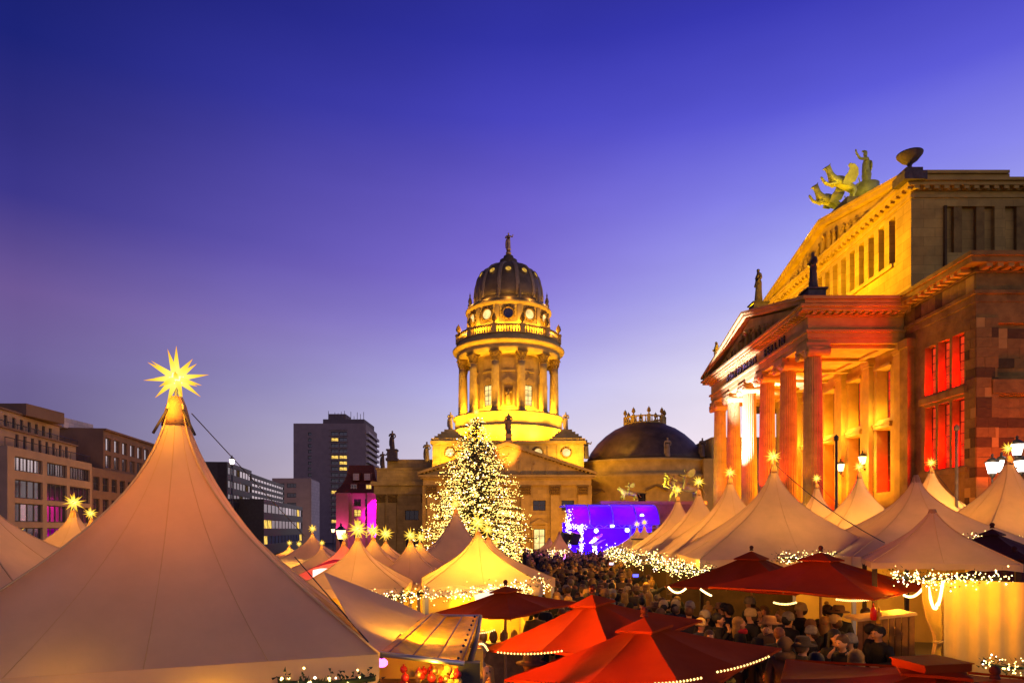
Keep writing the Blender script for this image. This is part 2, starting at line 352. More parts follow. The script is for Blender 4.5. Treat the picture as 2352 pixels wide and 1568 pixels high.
# near anta + wing east wall
ops = []
for y in (38.98, 40.3, 41.62):
    for z0, z1 in ((12.1, 15.2), (7.2, 11.3)): ops.append((y-38, y+1.08-38, z0, z1))
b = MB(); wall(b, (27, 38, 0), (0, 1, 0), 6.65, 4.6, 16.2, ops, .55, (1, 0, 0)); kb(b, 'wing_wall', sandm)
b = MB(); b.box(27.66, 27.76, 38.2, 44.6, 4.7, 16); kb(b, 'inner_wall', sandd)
for a, c, d, e in ops:
    window(K, (27.5, 38+(a+c)/2, d), (0, 1, 0), c-a, e-d, 2, 6, dfr, redg)
b = MB(); b.box(26.5, 26.99, 43.75, 44.65, 4.6, 16.19); b.box(26.4, 26.99, 43.65, 44.7, 15.6, 16.18); kb(b, 'anta', sandm)
each('string_course', sandm, K, [(26.8, 27.0, 38.7, 43.1, 11.5, 11.9), (26.85, 27, 38.7, 43.1, 6.8, 7.1)])
# wing north wall with sunk panel
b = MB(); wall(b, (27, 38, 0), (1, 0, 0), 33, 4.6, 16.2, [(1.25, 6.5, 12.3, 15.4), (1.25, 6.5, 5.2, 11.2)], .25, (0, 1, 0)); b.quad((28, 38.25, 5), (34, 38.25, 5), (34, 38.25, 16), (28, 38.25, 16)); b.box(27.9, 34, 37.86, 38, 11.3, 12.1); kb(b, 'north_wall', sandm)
# individual facing stones
sts = [sandm]*6+[sandd]*3+[sandl, sandp]
stm = {}
def stone(x, y, z, w, h, ax):
    key = (round(w, 1), ax)
    if key not in stm:
        q = MB(); e = .012
        if ax == 'y': q.box(0, w-e, -.035, .0, 0, h-e)
        else: q.box(-.035, 0, 0, w-e, 0, h-e)
        stm[key] = q.mesh('stone')
    j = R.uniform(-.012, .006)
    o = link('stone', stm[key], K, Vector((x+(j if ax == 'x' else 0), y+(j if ax == 'y' else 0), z))-K.location); setm(o, R.choice(sts))
rw = .58
for r_ in range(19):
    z = 4.7+r_*rw; x = 27.0 + (0 if r_ % 2 else 0); left = True
    while x < 28.2:
        w = R.choice([.5, .7, .9]) if left else R.choice([.4, .6]); w = round(min(w, 28.25-x), 1)
        if w < .2: break
        stone(x, 37.998, z, w, rw, 'y'); x += w; left = False
    if 12.3 < z < 14.9 or z < 10.6:
        x = 28.3
        while x < 31.2:
            w = R.choice([.7, 1.1, 1.4]); stone(x, 38.25, z, w, rw, 'y'); x += w
    y = 38.02
    while y < 38.85:
        w = R.choice([.4, .5, .8]); w = round(min(w, 38.9-y), 1)
        if w < .2: break
        stone(26.998, y, z, w, rw, 'x'); y += w
for i in range(9): w = R.choice([.7, .8]); stone(26.98, 38.1+i*.7, 17.35, .7, .9, 'x')
# upper block
ops = [(45.5+1.345*i-43.7, 45.5+1.345*i+.74-43.7, 22.0, 25.2) for i in range(15)]
b = MB(); wall(b, (26.7, 43.7, 0), (0, 1, 0), 23.9, 18.0, 26.0, ops, .75, (1, 0, 0)); kb(b, 'attic_wall', sand)
b = MB(); b.box(26.55, 26.7, 45.7, 66, 21.7, 22.0); kb(b, 'attic_ledge', sandp)
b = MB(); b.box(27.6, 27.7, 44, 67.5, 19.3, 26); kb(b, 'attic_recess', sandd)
for a, c, d, e in ops: window(K, (27.3, 43.7+(a+c)/2, d), (0, 1, 0), c-a-.02, e-d-.02, 1, 3, dfr, glassd)
b = MB(); wall(b, (26.7, 43.7, 0), (1, 0, 0), 33, 19.2, 26.0, [(2.15, 5.6, 21.9, 25.0), (6.3, 12, 21.9, 25.0)], .3, (0, 1, 0)); b.quad((28, 44, 21), (60, 44, 21), (60, 44, 25.5), (28, 44, 25.5)); b.box(60, 60.3, 43.7, 73, -1, 26.0); b.box(26.7, 60, 67.6, 67.9, 16, 26.0); kb(b, 'attic_side_wall', sand)
b = MB()
each('side_pilaster', sandm, K, [(x, x+.55, 43.74, 44.0, 21.9, 25) for x in (29.6, 31.1, 33.8, 36)]); each('dark_slot_strip', sandd, K, [(28.86, 29.02, 43.55, 43.7, 19.3, 25)])  # the thin dark strip stands for a dark slot beside the panel
b = MB(); b.box(32.6, 33.1, 43.9, 43.98, 22, 24.9); kb(b, 'side_window', glassd)
b = MB(); b.box(26.25, 61, 43.25, 68.05, 26.2, 26.45); b.box(26.1, 61, 43.1, 68.2, 26.45, 26.65); b.box(26.58, 60.9, 43.58, 67.72, 26.0, 26.2)
b.box(26.6, 60, 43.62, 67.7, 25.55, 25.75); kb(b, 'attic_cornice', sandp)
b = MB()
for i in range(38): y = 43.2+i*.66; b.box(26.3, 26.57, y+.2, y+.54, 26.0, 26.21)
for i in range(20): x = 26.7+i*.66; b.box(x, x+.34, 43.3, 43.57, 26.0, 26.21)
b.build('modillions', sandp, K, True)['kind'] = 'stuff'
b = MB(); b.extr([(26.7, 43.3, 26.655), (26.7, 68.0, 26.655), (26.7, YC, 29.15)], (8, 0, 0)); kb(b, 'upper_tympanum', sandp)
b = MB()
for s in (-1, 1):
    rake(b, 26.25, 33, YC+s*12.35, 26.66, YC, 29.25, .3); rake(b, 26.08, 32.9, YC+s*12.5, 26.93, YC, 29.55, .2)
kb(b, 'upper_raking_cornice', sandp)
b = MB(); b.extr([(33.05, 43.2, 26.66), (33.05, 68.1, 26.66), (33.05, YC, 29.3)], (28, 0, 0)); b.box(27, 60, 38, 43.6, 19.2, 19.6); b.box(20.4, 26.6, 44.6, 66.7, 18.61, 18.66); kb(b, 'roof', roofd)
reliefs(26.5, 45.6, 65.7, 26.66, 29.1, 19)
# roof figures
statue('dark robed statue on a stepped plinth at the near corner of the portico roof', 20.7, 44.9, 19.0, 2.75, -pi/2, 0, ped=(.75, .8), group='statues on the concert hall roof')
statue('dark slender statue on the apex of the lower pediment, against the sky', 21.0, YC, 21.85, 3.1, -pi/2, 2, ped=(.75, .75), group='statues on the concert hall roof')
statue('small dark statue mostly hidden behind the far slope of the lower pediment', 20.9, 66.8, 19.1, 3.0, -pi/2, 1, ped=(.6, .6), group='statues on the concert hall roof')
statue('small dark ornament figure at the far end of the upper gable', 26.8, 67.4, 26.7, 1.2, -pi/2, 0, ped=(.5, .4), group='statues on the concert hall roof')
t = thing('roof_bowl', 'dark footed stone bowl on the near corner of the upper gable, against the sky', 'bowl', (26.55, 43.6, 26.72))
b = MB(); b.box(-.75, .75, -.7, .7, -.3, .25); b.box(-.55, .55, -.55, .55, .25, .55); b.build('plinth', statst, t)
b = MB(); b.lathe([(.28, .55), (.16, .72), (.12, .9), (.2, 1.05), (.5, 1.25), (.78, 1.6), (.8, 1.7), (.72, 1.68), (.4, 1.4), (0, 1.3)], n=24); b.build('bowl', statst, t)
# griffin chariot with charioteer
A = thing('chariot_group', 'greenish bronze charioteer with two rearing griffins on top of the upper gable', 'statue', (27.4, 54.4, 29.5))
b = MB(); b.box(-.55, 3.6, -2.1, 2.1, -.9, .55); b.build('plinth', statst, A)
def griffin(dx, dy):
    V = [(0, 0, 1.35, .38), (-.55, 0, 1.55, .44), (-1.0, 0, 1.9, .32), (-1.15, 0, 2.35, .22), (-1.25, 0, 2.65, .23), (-1.55, 0, 2.62, .1), (-1.7, 0, 2.46, .04),
         (.5, 0, 1.15, .34), (.85, .2, .8, .2), (.6, .25, .35, .12), (.8, .25, .0, .1), (.85, -.2, .8, .2), (.6, -.25, .35, .12), (.8, -.25, 0, .1),
         (-.75, .22, 1.4, .17), (-1.35, .25, 1.5, .12), (-1.65, .25, 1.95, .11), (-1.75, .25, 2.1, .08), (-.7, -.22, 1.35, .17), (-1.3, -.25, 1.2, .12), (-1.75, -.25, 1.45, .09),
         (-1.18, .09, 2.85, .04), (-1.12, .1, 3.0, .02), (-1.18, -.09, 2.85, .04), (-1.12, -.1, 3.0, .02), (.95, 0, 1.2, .07), (1.3, 0, 1.5, .05), (1.2, 0, 1.9, .05)]
    E = [(0, 1), (1, 2), (2, 3), (3, 4), (4, 5), (5, 6), (0, 7), (7, 8), (8, 9), (9, 10), (7, 11), (11, 12), (12, 13), (1, 14), (14, 15), (15, 16), (16, 17), (1, 18), (18, 19), (19, 20), (4, 21), (21, 22), (4, 23), (23, 24), (7, 25), (25, 26), (26, 27)]
    o = link('griffin', skin('griffin', V, E, 1, gbronze), A, (dx, dy, .5))
    for s in (-1, 1):
        w = MB(); pts = [(-.5, 1.4), (.1, 1.3), (.75, 1.6), (1.0, 2.2), (.9, 2.75), (.5, 3.1), (0, 3.15), (-.12, 2.95), (.08, 2.7), (-.05, 2.35), (-.3, 2.05)]
        w.extr([(x, .28*s, z) for x, z in pts], (0, .07*s, 0)); w.build('wing', gbronze, o, rot=(.25*-s, 0, 0), sc=(.82, .82, .86))
griffin(-.5, -1.45); griffin(-.15, 1.45)
V = [(0, 0, 1.0, .2), (0, 0, 1.3, .2), (0, 0, 1.62, .24), (0, 0, 1.82, .1), (0, 0, 1.95, .09), (-.03, 0, 2.12, .16), (0, 0, 2.27, .13), (0, -.3, 1.68, .11), (-.55, -.35, 1.62, .085), (-.8, -.35, 2.0, .065), (-.85, -.36, 2.25, .055), (.05, .3, 1.65, .11), (.3, .45, 1.4, .085), (.05, .5, 1.2, .07), (.0, .14, .6, .18), (0, .15, .15, .14), (0, -.14, .6, .18), (0, -.15, .15, .14), (-.12, 0, 2.32, .08), (-.26, 0, 2.3, .05)]
E = [(0, 1), (1, 2), (2, 3), (3, 4), (4, 5), (5, 6), (2, 7), (7, 8), (8, 9), (9, 10), (2, 11), (11, 12), (12, 13), (0, 14), (14, 15), (0, 16), (16, 17), (6, 18), (18, 19)]
o = link('charioteer', skin('charioteer', V, E, 1, gbronze), A, (1.95, -.2, 2.35), None, (1.25, 1.25, 1.25))
b = MB(); b.lathe([(0, .1), (.3, .08), (.48, 0), (.46, -.05)], (.36, .28, 1.35), 16, M=Matrix.Rotation(pi/2, 4, 'Y')); b.build('shield', gbronze, o)
b = MB(); b.lathe([(.3, 0), (.26, .35), (.3, .7), (.2, 1.05)], (.06, 0, .05), 12, smooth=False); b.build('robe', gbronze, o)
b = MB(); b.lathe([(.7, .5), (.8, 1.1), (.9, 1.8), (1.0, 2.5), (.88, 2.52), (.8, 1.9)], (2.1, 0, 0), 18); b.build('chariot_body', gbronze, A)
for s in (-1, 1):
    w = MB(); w.lathe([(.62, -.06), (.72, -.06), (.72, .06), (.62, .06)], (0, 0, 0), 20, M=Matrix.Rotation(pi/2, 4, 'X'), cap=False)
    for k in range(6): w.tube([(0, 0, 0), (.65*cos(k*pi/3), 0, .65*sin(k*pi/3))], .05, 5)
    w.build('wheel', gbronze, A, loc=(2.6, s*1.05, 1.2))
    r_ = MB(); r_.tube([(1.6, s*.7, 1.6), (2.4, s*.8, 1.75), (3.1, s*.75, 1.45), (3.35, s*.7, .9), (3.2, s*.7, .5)], .1); r_.build('rail', gbronze, A)
# ---- lions on the stair flank
def beast(name, label, cat, x, y, z, s, mane, rider):
    t = thing(name, label, cat, (x, y, z))
    V = [(0, 0, 1.35, .42), (-.75, 0, 1.45, .46), (-1.25, 0, 1.85, .36), (-1.6, 0, 2.05, .34), (-2.0, 0, 1.95, .2), (.7, 0, 1.35, .4), (1.05, .25, 1.0, .3), (.85, .28, .5, .16), (1.05, .28, .1, .13), (.85, .28, .0, .12), (1.0, -.25, 1.0, .3), (1.25, -.28, .5, .16), (1.35, -.28, .1, .13), (1.15, -.28, 0, .12), (-.95, .28, .95, .24), (-1.3, .28, .5, .15), (-1.35, .28, .08, .14), (-1.5, .28, 0, .12), (-.9, -.28, .95, .24), (-.85, -.28, .5, .15), (-.85, -.28, .08, .14), (-1.05, -.28, 0, .12), (1.2, 0, 1.4, .08), (1.6, 0, 1.2, .06), (1.75, 0, .8, .06), (2.0, 0, .7, .08)]
    E = [(0, 1), (1, 2), (2, 3), (3, 4), (0, 5), (5, 6), (6, 7), (7, 8), (8, 9), (5, 10), (10, 11), (11, 12), (12, 13), (1, 14), (14, 15), (15, 16), (16, 17), (1, 18), (18, 19), (19, 20), (20, 21), (5, 22), (22, 23), (23, 24), (24, 25)]
    o = link('body', skin('beast', V, E, 1, gbronze), t, None, None, (s, s, s))
    if mane:
        m = MB(); q = random.Random(3)
        for i in range(70):
            a = q.uniform(0, 2*pi); h = q.uniform(-.55, .45); m.ball((-1.4+h+q.uniform(-.1, .1), .46*cos(a), 1.85-.5*h*.6+.55*sin(a)), q.uniform(.1, .2), 6)
        m.build('mane', gbronze, o)
    for k in (-1, 1): m = MB(); m.ball((-1.6, .22*k, 2.4), .1, 6); m.build('ear', gbronze, o)
    if rider:
        Vr = [(0, 0, 1.9, .22), (0, 0, 2.2, .2), (0, 0, 2.5, .24), (0, 0, 2.72, .09), (-.05, 0, 2.95, .16), (0, 0, 3.08, .12), (0, .3, 2.55, .1), (-.35, .4, 2.4, .08), (-.6, .25, 2.6, .07), (0, -.3, 2.55, .1), (-.35, -.4, 2.35, .08), (-.6, -.2, 2.55, .07), (-.15, .45, 1.7, .15), (-.25, .5, 1.15, .1), (-.4, .5, 1.0, .07), (-.15, -.45, 1.7, .15), (-.25, -.5, 1.15, .1), (-.4, -.5, 1.0, .07)]
        Er = [(0, 1), (1, 2), (2, 3), (3, 4), (4, 5), (2, 6), (6, 7), (7, 8), (2, 9), (9, 10), (10, 11), (0, 12), (12, 13), (13, 14), (0, 15), (15, 16), (16, 17)]
        o2 = link('rider', skin('rider', Vr, Er, 1, gbronze), t, None, None, (s, s, s))
        for k in (-1, 1):
            w = MB(); w.extr([(x_, .2*k, z_) for x_, z_ in [(.1, 2.5), (.45, 2.9), (.8, 3.05), (.95, 2.8), (.85, 2.4), (.5, 2.2)]], (0, .08*k, 0)); w.build('wing', gbronze, o2, rot=(0, 0, .3*k))
    return t
beast('lion_statue', 'bronze lion carrying a winged boy, lit yellow beside the far end of the columns', 'statue', 17.6, 66.3, 6.22, 1.08, True, True)
t = beast('panther_statue', 'small pale bronze panther carrying a dancing figure above the blue stage roof', 'statue', 11.9, 66.3, 6.22, .62, False, True)
b = MB(); b.box(-1.2, 1.6, -.6, .6, -.4, 0); b.build('plinth', sandm, t)
# ---- lights of the concert hall
YEL = (1, .52, .02); ORA = (1, .24, .008); RED = (1, .002, .0); WHT = (1, .78, .62)
for y in (46.5, 50.5, 55.6, 60.5, 65): lamp('AREA', (20.6, y, 19.6+2.6*(1-abs(y-55.65)/11.9)), (1, .52, .004), 1150 if y < 62 else 700, (27.2, y, 26.6), .8)
lamp('SPOT', (25.6, 48.2, 28.9), (1, .74, .03), 1100, (28.3, 54.6, 32.6), .2, 70); lamp('SPOT', (25.4, 58.5, 29.2), (1, .74, .03), 400, (28.3, 54.6, 32.4), .2, 70); lamp('SPOT', (20.5, 57, 20), (1, .72, .03), 1500, (27.5, 54.6, 32), .3, 50)
for i, y in enumerate(CY):
    col = [ORA, (1, .085, .002), (1, .04, .001), (.5, .46, 1), (1, .15, .004), (1, .26, .006)][i]; p = [500, 2600, 4200, 130000, 2000, 1500][i]
    lamp('SPOT', (17.0, y-2.0, 4.9) if i == 3 else (18.6, y-1.3, 4.9), col, p, (20.5, y, 15) if i == 3 else (20.9, y, 12), .12, 44 if i == 3 else 55)
    lamp('POINT', (19.7, y-1.0, 5.0), YEL, 45, size=.1)
for y in (48, 52, 56.2, 60.5): lamp('AREA', (23.8, y, 5.2), (1, .42, .008), 800, (24.6, y, 16), 1.6)
for y in (47.5, 51.6, 55.6, 59.7): lamp('POINT', (26.35, y+.3, 11.4), (1, .6, .1), 160, size=.1)
for i in range(5):
    y = 46.6+4.06*i; lamp('POINT', (27.45, y+.75, 6.6), RED, 800, size=.2); lamp('POINT', (27.4, y+.8, 11.9), (1, .5, .03), 90, size=.15)
for y in (38.98, 40.3, 41.62):
    lamp('POINT', (27.3, y+.35, 12.6), RED, 620, size=.15); lamp('POINT', (27.3, y+.35, 8.3), RED, 800, size=.15)
lamp('SPOT', (23.4, 36.5, 1.2), (1, .30, .006), 1700, (27.6, 39.5, 13), .4, 70); lamp('SPOT', (25, 29, 1.0), (1, .17, .002), 2000, (28.8, 38, 12), .4, 60); lamp('SPOT', (27.6, 35.8, 3), (1, .09, .002), 4600, (28, 38.1, 18.5), .3, 60)
lamp('SPOT', (14, 40, 1.5), (1, .34, .008), 2300, (22, 46, 17), .4, 60)
lamp('SPOT', (13, 55, 2.5), (1, .12, .05), 8500, (20.3, 57.5, 18), .4, 75)
lamp('SPOT', (12.5, 64.6, 6.9), (1, .72, .06), 2300, (17.4, 66.3, 8.6), .2, 60); lamp('SPOT', (9.6, 64.4, 7.2), (1, .75, .15), 600, (11.9, 66.3, 7.6), .2, 60)
# ---------------------------------------------------------------- domed cathedral at the south end
dst = pm('dom_stone', (.48, .32, .085), .28, .35, .85, .25, brick=(1.9, .8, .012), bscale=4)
dsp = pm('dom_stone_plain', (.48, .32, .085), .28, .5, .85, .25, bscale=4)
dsc = pm('dom_capital', (.22, .13, .025), .3, 1.5, .9, .3)
dcop = pm('dome_copper', (.13, .09, .04), .4, .45, .5, .2)
dlow = pm('low_dome_copper', (.10, .06, .035), .55, .3, .55, .2)
gold = pm('gilding', (.75, .42, .12), .2, 2, .35, .1, metal=.8)
goldp = em('pane_gold', (1, .55, .08), .6, .4, 1.5)
lamppane = em('pane_bright', (1, .72, .26), 1.25, .35, .6)
DX, DY = -.8, 150.0
D = thing('cathedral', 'floodlit stone cathedral with a tall columned dome tower and a low dark dome', 'cathedral', (DX, DY, -2.8))
def db(mb, name, mat, smooth=True): return mb.build(name, mat, D, True)
ax = (DX, DY, 0)
b = MB(); b.lathe([(12.5, 21), (12.5, 25.1), (12.8, 25.25), (12.8, 25.5), (12.25, 25.6), (12.25, 27.9), (12.7, 28.1), (12.7, 28.5), (8, 28.52)], ax, 72); db(b, 'tower_base', dsp)
b = MB(); b.lathe([(8.5, 28.4), (8.5, 41.5)], ax, 72, cap=False); db(b, 'tower_drum', dsp)
# columns
s_ = MB(); s_.lathe([(.88*(1-.15*(i/8)**1.5), 29.3+10.1*i/8) for i in range(9)], n=20)
a_ = MB(); a_.box(-1.05, 1.05, -1.05, 1.05, 28.5, 28.85); a_.lathe([(1.0, 28.85), (1.05, 29.0), (.95, 29.1), (.9, 29.3)], n=16)
c_ = MB(); c_.lathe([(.74, 39.4), (.84, 39.5), (.72, 39.6), (.8, 40.2), (1.0, 40.9), (1.15, 41.1)], n=16)
for k in range(8):
    for zz, rr, q in ((39.95, .84, .16), (40.5, .95, .17), (41.0, 1.12, .17)):
        a = k*pi/4+(.39 if zz == 40.5 else 0); c_.ball((rr*cos(a), rr*sin(a), zz), q, 6, (1, 1, 1.7))
c_.box(-1.1, 1.1, -1.1, 1.1, 41.1, 41.42)
sm_, am_, cm_ = s_.mesh('shaft', dsp), a_.mesh('base', dsp), c_.mesh('capital', dsc)
for k in range(12):
    a = radians(15+30*k); p = Vector((DX+10.8*cos(a), DY+10.8*sin(a), 0))
    o = link('column', sm_, D, p-D.location, (0, 0, a)); link('column_base', am_, o); link('capital', cm_, o)
b = MB(); b.lathe([(8.4, 41.4), (11.6, 41.4), (11.65, 41.9), (11.75, 41.95), (11.8, 42.5), (11.7, 42.55), (11.75, 43.0), (12.4, 43.15), (12.75, 43.5), (12.8, 43.75), (12.1, 44.3), (11.9, 44.95), (8, 45.0)], ax, 96); db(b, 'tower_entablature', dsp)
# drum windows, hoods and niches
for k in range(12):
    a = radians(30*k); ca, sa = cos(a), sin(a)
    if sa > .3: continue
    U = (-sa, ca, 0); q = Vector((DX+8.5*ca, DY+8.5*sa, 0)); Mr = Matrix.Translation(q) @ Matrix.Rotation(a, 4, 'Z')
    if k % 2 == 0 or k == 9:
        pass
    m = MB(); m.box(-.05, .3, -1.35, -1.05, 30.2, 34.9, Mr); m.box(-.05, .3, 1.05, 1.35, 30.2, 34.9, Mr); m.box(-.05, .35, -1.4, 1.4, 34.9, 35.3, Mr)
    m.extr([(0, -1.6, 35.3), (0, 1.6, 35.3), (0, 0, 36.5)], (.4, 0, 0), Mr); m.box(-.05, .3, -1.5, 1.5, 29.9, 30.2, Mr); m.box(-.05, .25, -1.5, 1.5, 37.6, 38, Mr); m.box(-.02, .12, -1.2, 1.2, 38.4, 40.6, Mr)
    db(m, 'window_surround', dsp)
    if k == 9:
        m = MB(); m.lathe([(1.0, 30.2), (1.0, 34)], (DX, DY-8.32, 0), 12, pi, 2*pi) if 0 else m.box(-.02, .06, -.9, .9, 30.2, 34.2, Mr); db(m, 'niche', dsc)
        o = link('niche_figure', STM[1], D, q+Vector((0, -.35, 30.4))-D.location, (0, 0, 0), (3.4, 3.4, 3.4)); setm(o, dsp)
    else:
        w = window(D, (q.x+.1*ca, q.y+.1*sa, 30.3), U, 2.0, 4.5, 2, 4, dfr, lamppane, .12)
# balustrade with urns
b = MB(); b.lathe([(11.35, 45.0), (11.95, 45.0), (11.95, 45.3), (11.4, 45.3)], ax, 72, cap=False); b.lathe([(11.3, 46.7), (11.95, 46.7), (12.0, 46.95), (11.3, 46.95), (11.3, 46.7)], ax, 72, cap=False)
db(b, 'balustrade_rail', dsp)
bl = MB(); bl.lathe([(.12, 45.3), (.22, 45.6), (.2, 45.8), (.1, 46.2), (.13, 46.5), (.16, 46.7)], n=7); blm = bl.mesh('baluster', dsp)
pb = MB(); pb.box(-.55, .55, -.5, .5, 45.0, 47.0); pb.box(-.65, .65, -.6, .6, 46.85, 47.06); pbm = pb.mesh('balustrade_pier', dsp)
ur = MB(); ur.lathe([(.35, 0), (.4, .12), (.16, .3), (.2, .5), (.55, .95), (.6, 1.3), (.4, 1.55), (.5, 1.7), (.3, 1.95), (.08, 2.2), (.1, 2.4), (0, 2.45)], n=14); urm = ur.mesh('urn', dsc)
for k in range(12):
    a = radians(15+30*k); p = Vector((DX+11.65*cos(a), DY+11.65*sin(a), 0)); o = link('balustrade_pier', pbm, D, p-D.location, (0, 0, a)); link('urn', urm, o, (0, 0, 47.05))
    for j in range(1, 9):
        a2 = a+radians(3+24*(j-.5)/8)
        if sin(a2) > .2: continue
        p = Vector((DX+11.65*cos(a2), DY+11.65*sin(a2), 0)); link('baluster', blm, D, p-D.location)
# attic drum with round windows, skirt, ribbed dome
b = MB(); b.lathe([(9.25, 44.9), (9.25, 48.0), (9.35, 48.1), (9.2, 48.3), (9.2, 51.9), (9.4, 52.0), (9.6, 52.3), (9.85, 52.5), (9.85, 52.8), (9.4, 52.95)], ax, 96); db(b, 'attic_drum', dsp)
for k in range(12):
    a = radians(30*k)
    if sin(a) > .35: continue
    Mr = Matrix.Translation((DX, DY, 0)) @ Matrix.Rotation(a, 4, 'Z') @ Matrix.Translation((9.2, 0, 50.1)) @ Matrix.Rotation(pi/2, 4, 'Y')
    m = MB(); m.lathe([(1.02, -.1), (1.05, .15), (1.2, .28), (1.42, .22), (1.5, -.1)], n=24, M=Mr, cap=False)
    for j in range(14): aa = radians(-60+j*300/13)+pi; m.ball(Mr @ Vector((1.62*cos(aa), 1.62*sin(aa), .06)), .2, 6)
    db(m, 'roundel_frame', dsc)
    m = MB(); m.lathe([(0, .03), (1.03, .03)], n=20, M=Mr, cap=False); db(m, 'roundel_pane', glassd if k == 9 else lamppane)
    m = MB(); M2 = Matrix.Translation((DX, DY, 0)) @ Matrix.Rotation(a+radians(15), 4, 'Z'); m.box(9.1, 9.42, -.5, .5, 48.3, 51.9, M2); db(m, 'attic_pilaster', dsp)
b = MB(); b.lathe([(9.75, 52.82), (9.6, 53.2), (8.7, 53.9), (8.2, 54.2), (8.2, 54.5), (7.95, 54.6)], ax, 72); db(b, 'dome_skirt', dcop)
dp = [(7.9, 54.5), (7.95, 55.9), (7.75, 57.7), (7.25, 59.5), (6.5, 61.1), (5.4, 62.3), (4.0, 63.1), (2.4, 63.7)]
b = MB(); b.lathe(dp, ax, 72); db(b, 'dome', dcop)
rm = MB()
for off in (-.28, .28): rm.tube([(r+.05, off, z) for r, z in dp], .16, 5)
rm.tube([(r+.02, 0, z) for r, z in dp], .26, 5)
rmm = rm.mesh('dome_rib', pm('rib_copper', (.30, .21, .11), .3, .6, .5, .15))
fi = MB(); fi.lathe([(.45, 0), (.5, .8), (.3, 1.0), (.45, 1.6), (.3, 2.2), (.12, 2.6), (.2, 2.9), (.05, 3.4), (0, 3.9)], n=10); fim = fi.mesh('finial', dcop)
ro = MB(); Mr = Matrix.Rotation(radians(68), 4, 'Y'); ro.lathe([(.62, 0), (.66, .25), (.85, .25), (.95, -.2)], n=18, M=Mr, cap=False); rom = ro.mesh('dome_roundel', dcop)
rg = MB(); rg.lathe([(0, .14), (.62, .14)], n=16, M=Mr, cap=False); rgm = rg.mesh('pane', goldp)
for k in range(12):
    a = radians(15+30*k); link('dome_rib', rmm, D, Vector((DX, DY, 0))-D.location, (0, 0, a)); link('finial', fim, D, Vector((DX+9.0*cos(a), DY+9*sin(a), 53.2))-D.location)
    a = radians(30*k); o = link('dome_roundel', rom, D, Vector((DX+6.95*cos(a), DY+6.95*sin(a), 60.4))-D.location, (0, 0, a)); link('pane', rgm, o)
b = MB(); b.lathe([(2.9, 63.3), (2.9, 63.9), (2.3, 64.1), (2.0, 64.4), (2.0, 65.0), (1.3, 65.3), (1.1, 66.0), (.8, 66.2)], ax, 24); db(b, 'lantern', dcop)
b = MB(); b.ball((DX, DY, 66.7), .65, 14); db(b, 'gilt_ball', gold)
statue('gilded reddish statue on the very top of the tall dome', DX, DY, 67.2, 4.4, 0, 1, gold, group=None)
# block under the tower
b = MB(); b.box(DX-15.6, DX+15.6, 134.5, 165, -3, 21.0); b.box(DX-16, DX+16, 134.1, 165, 21.0, 21.6); db(b, 'tower_block', dst)
for x in (-12.0, 6.2, 12.0):
    Mr = Matrix.Translation((DX+x, 134.5, 19.2)) @ Matrix.Rotation(pi/2, 4, 'X'); m = MB(); m.lathe([(.8, 0), (.85, .2), (1.15, .2), (1.2, -.05)], n=20, M=Mr, cap=False); db(m, 'oculus_frame', dsc)
    m = MB(); m.lathe([(0, .05), (.82, .05)], n=18, M=Mr, cap=False); db(m, 'oculus_pane', lamppane)
    m = MB(); m.box(DX+x-2, DX+x+2, 134.38, 134.5, 17.2, 17.4); m.box(DX+x-2, DX+x-1.85, 134.38, 134.5, 17.4, 20.7); m.box(DX+x+1.85, DX+x+2, 134.38, 134.5, 17.4, 20.7); db(m, 'panel_frame', dsp)
for x in (-12.2, 12.2):
    m = MB()
    for i in range(5): w = 3.7-.62*i; m.box(DX+x-w, DX+x+w, 138.2-w, 138.2+w, 21.6+.55*i, 21.6+.55*(i+1))
    db(m, 'stepped_plinth', dsp)
statue('seated stone figure group left of the yellow tower base, half behind the lit tree', DX-12.2, 138.2, 24.35, 4.0, .4, 0, statl, group='statues on the cathedral roofs'); statue('seated stone figure on the stepped plinth right of the yellow tower base', DX+12.2, 138.2, 24.35, 4.0, -.4, 2, statl, group='statues on the cathedral roofs')
# north portico
PX = -.95
b = MB()
ops = [(x-1.25+17.5, x+1.25+17.5, 7.1, 9.1) for x in (-11.9, -6.3, 6.3, 11.9)] + [(x-1.1+17.5, x+1.1+17.5, -.6, 3.5) for x in (-6.3, 6.3)] + [(16.1, 18.9, -2.5, 4.5)]
wall(b, (PX-17.5+.9, 128, 0), (1, 0, 0), 33.2, -3.2, 12, [(o[0]-.9, o[1]-.9, o[2], o[3]) for o in ops], .5, (0, 1, 0)); b.box(PX-16.6, PX-16.5, 128.01, 140, -3, 12); b.box(PX+16.5, PX+16.6, 128.01, 140, -3, 12); b.quad((PX-16.5, 128.9, -3), (PX+16.5, 128.9, -3), (PX+16.5, 128.9, 12), (PX-16.5, 128.9, 12)); b.box(PX-16.6, PX+16.6, 127.9, 128, 5.9, 6.3)
db(b, 'portico_wall', dst)
for i, o in enumerate(ops):
    x = PX-17.5+(o[0]+o[1])/2; lit = i in (4, 5)
    window(D, (x, 128.35, o[2]), (1, 0, 0), o[1]-o[0], o[3]-o[2], 2 if i < 6 else 2, 2 if i < 4 else 3, dfr, lamppane if lit else glassd, .13)
    if lit or i == 6: m = MB(); m.extr([(x-1.9, 127.99, 4.4), (x+1.9, 127.99, 4.4), (x, 127.99, 5.5)], (0, -.5, 0)); m.box(x-1.5, x-1.15, 127.75, 128, -.8, 4.4); m.box(x+1.15, x+1.5, 127.75, 128, -.8, 4.4); m.box(x-1.6, x+1.6, 127.7, 128, 3.7, 4.1); db(m, 'window_hood', dsp)
pm_ = MB(); pm_.box(-.85, .85, -.45, 0, -3, 10.1); pc = MB(); pc.box(-.85, .85, -.5, 0, 10.1, 11.95)
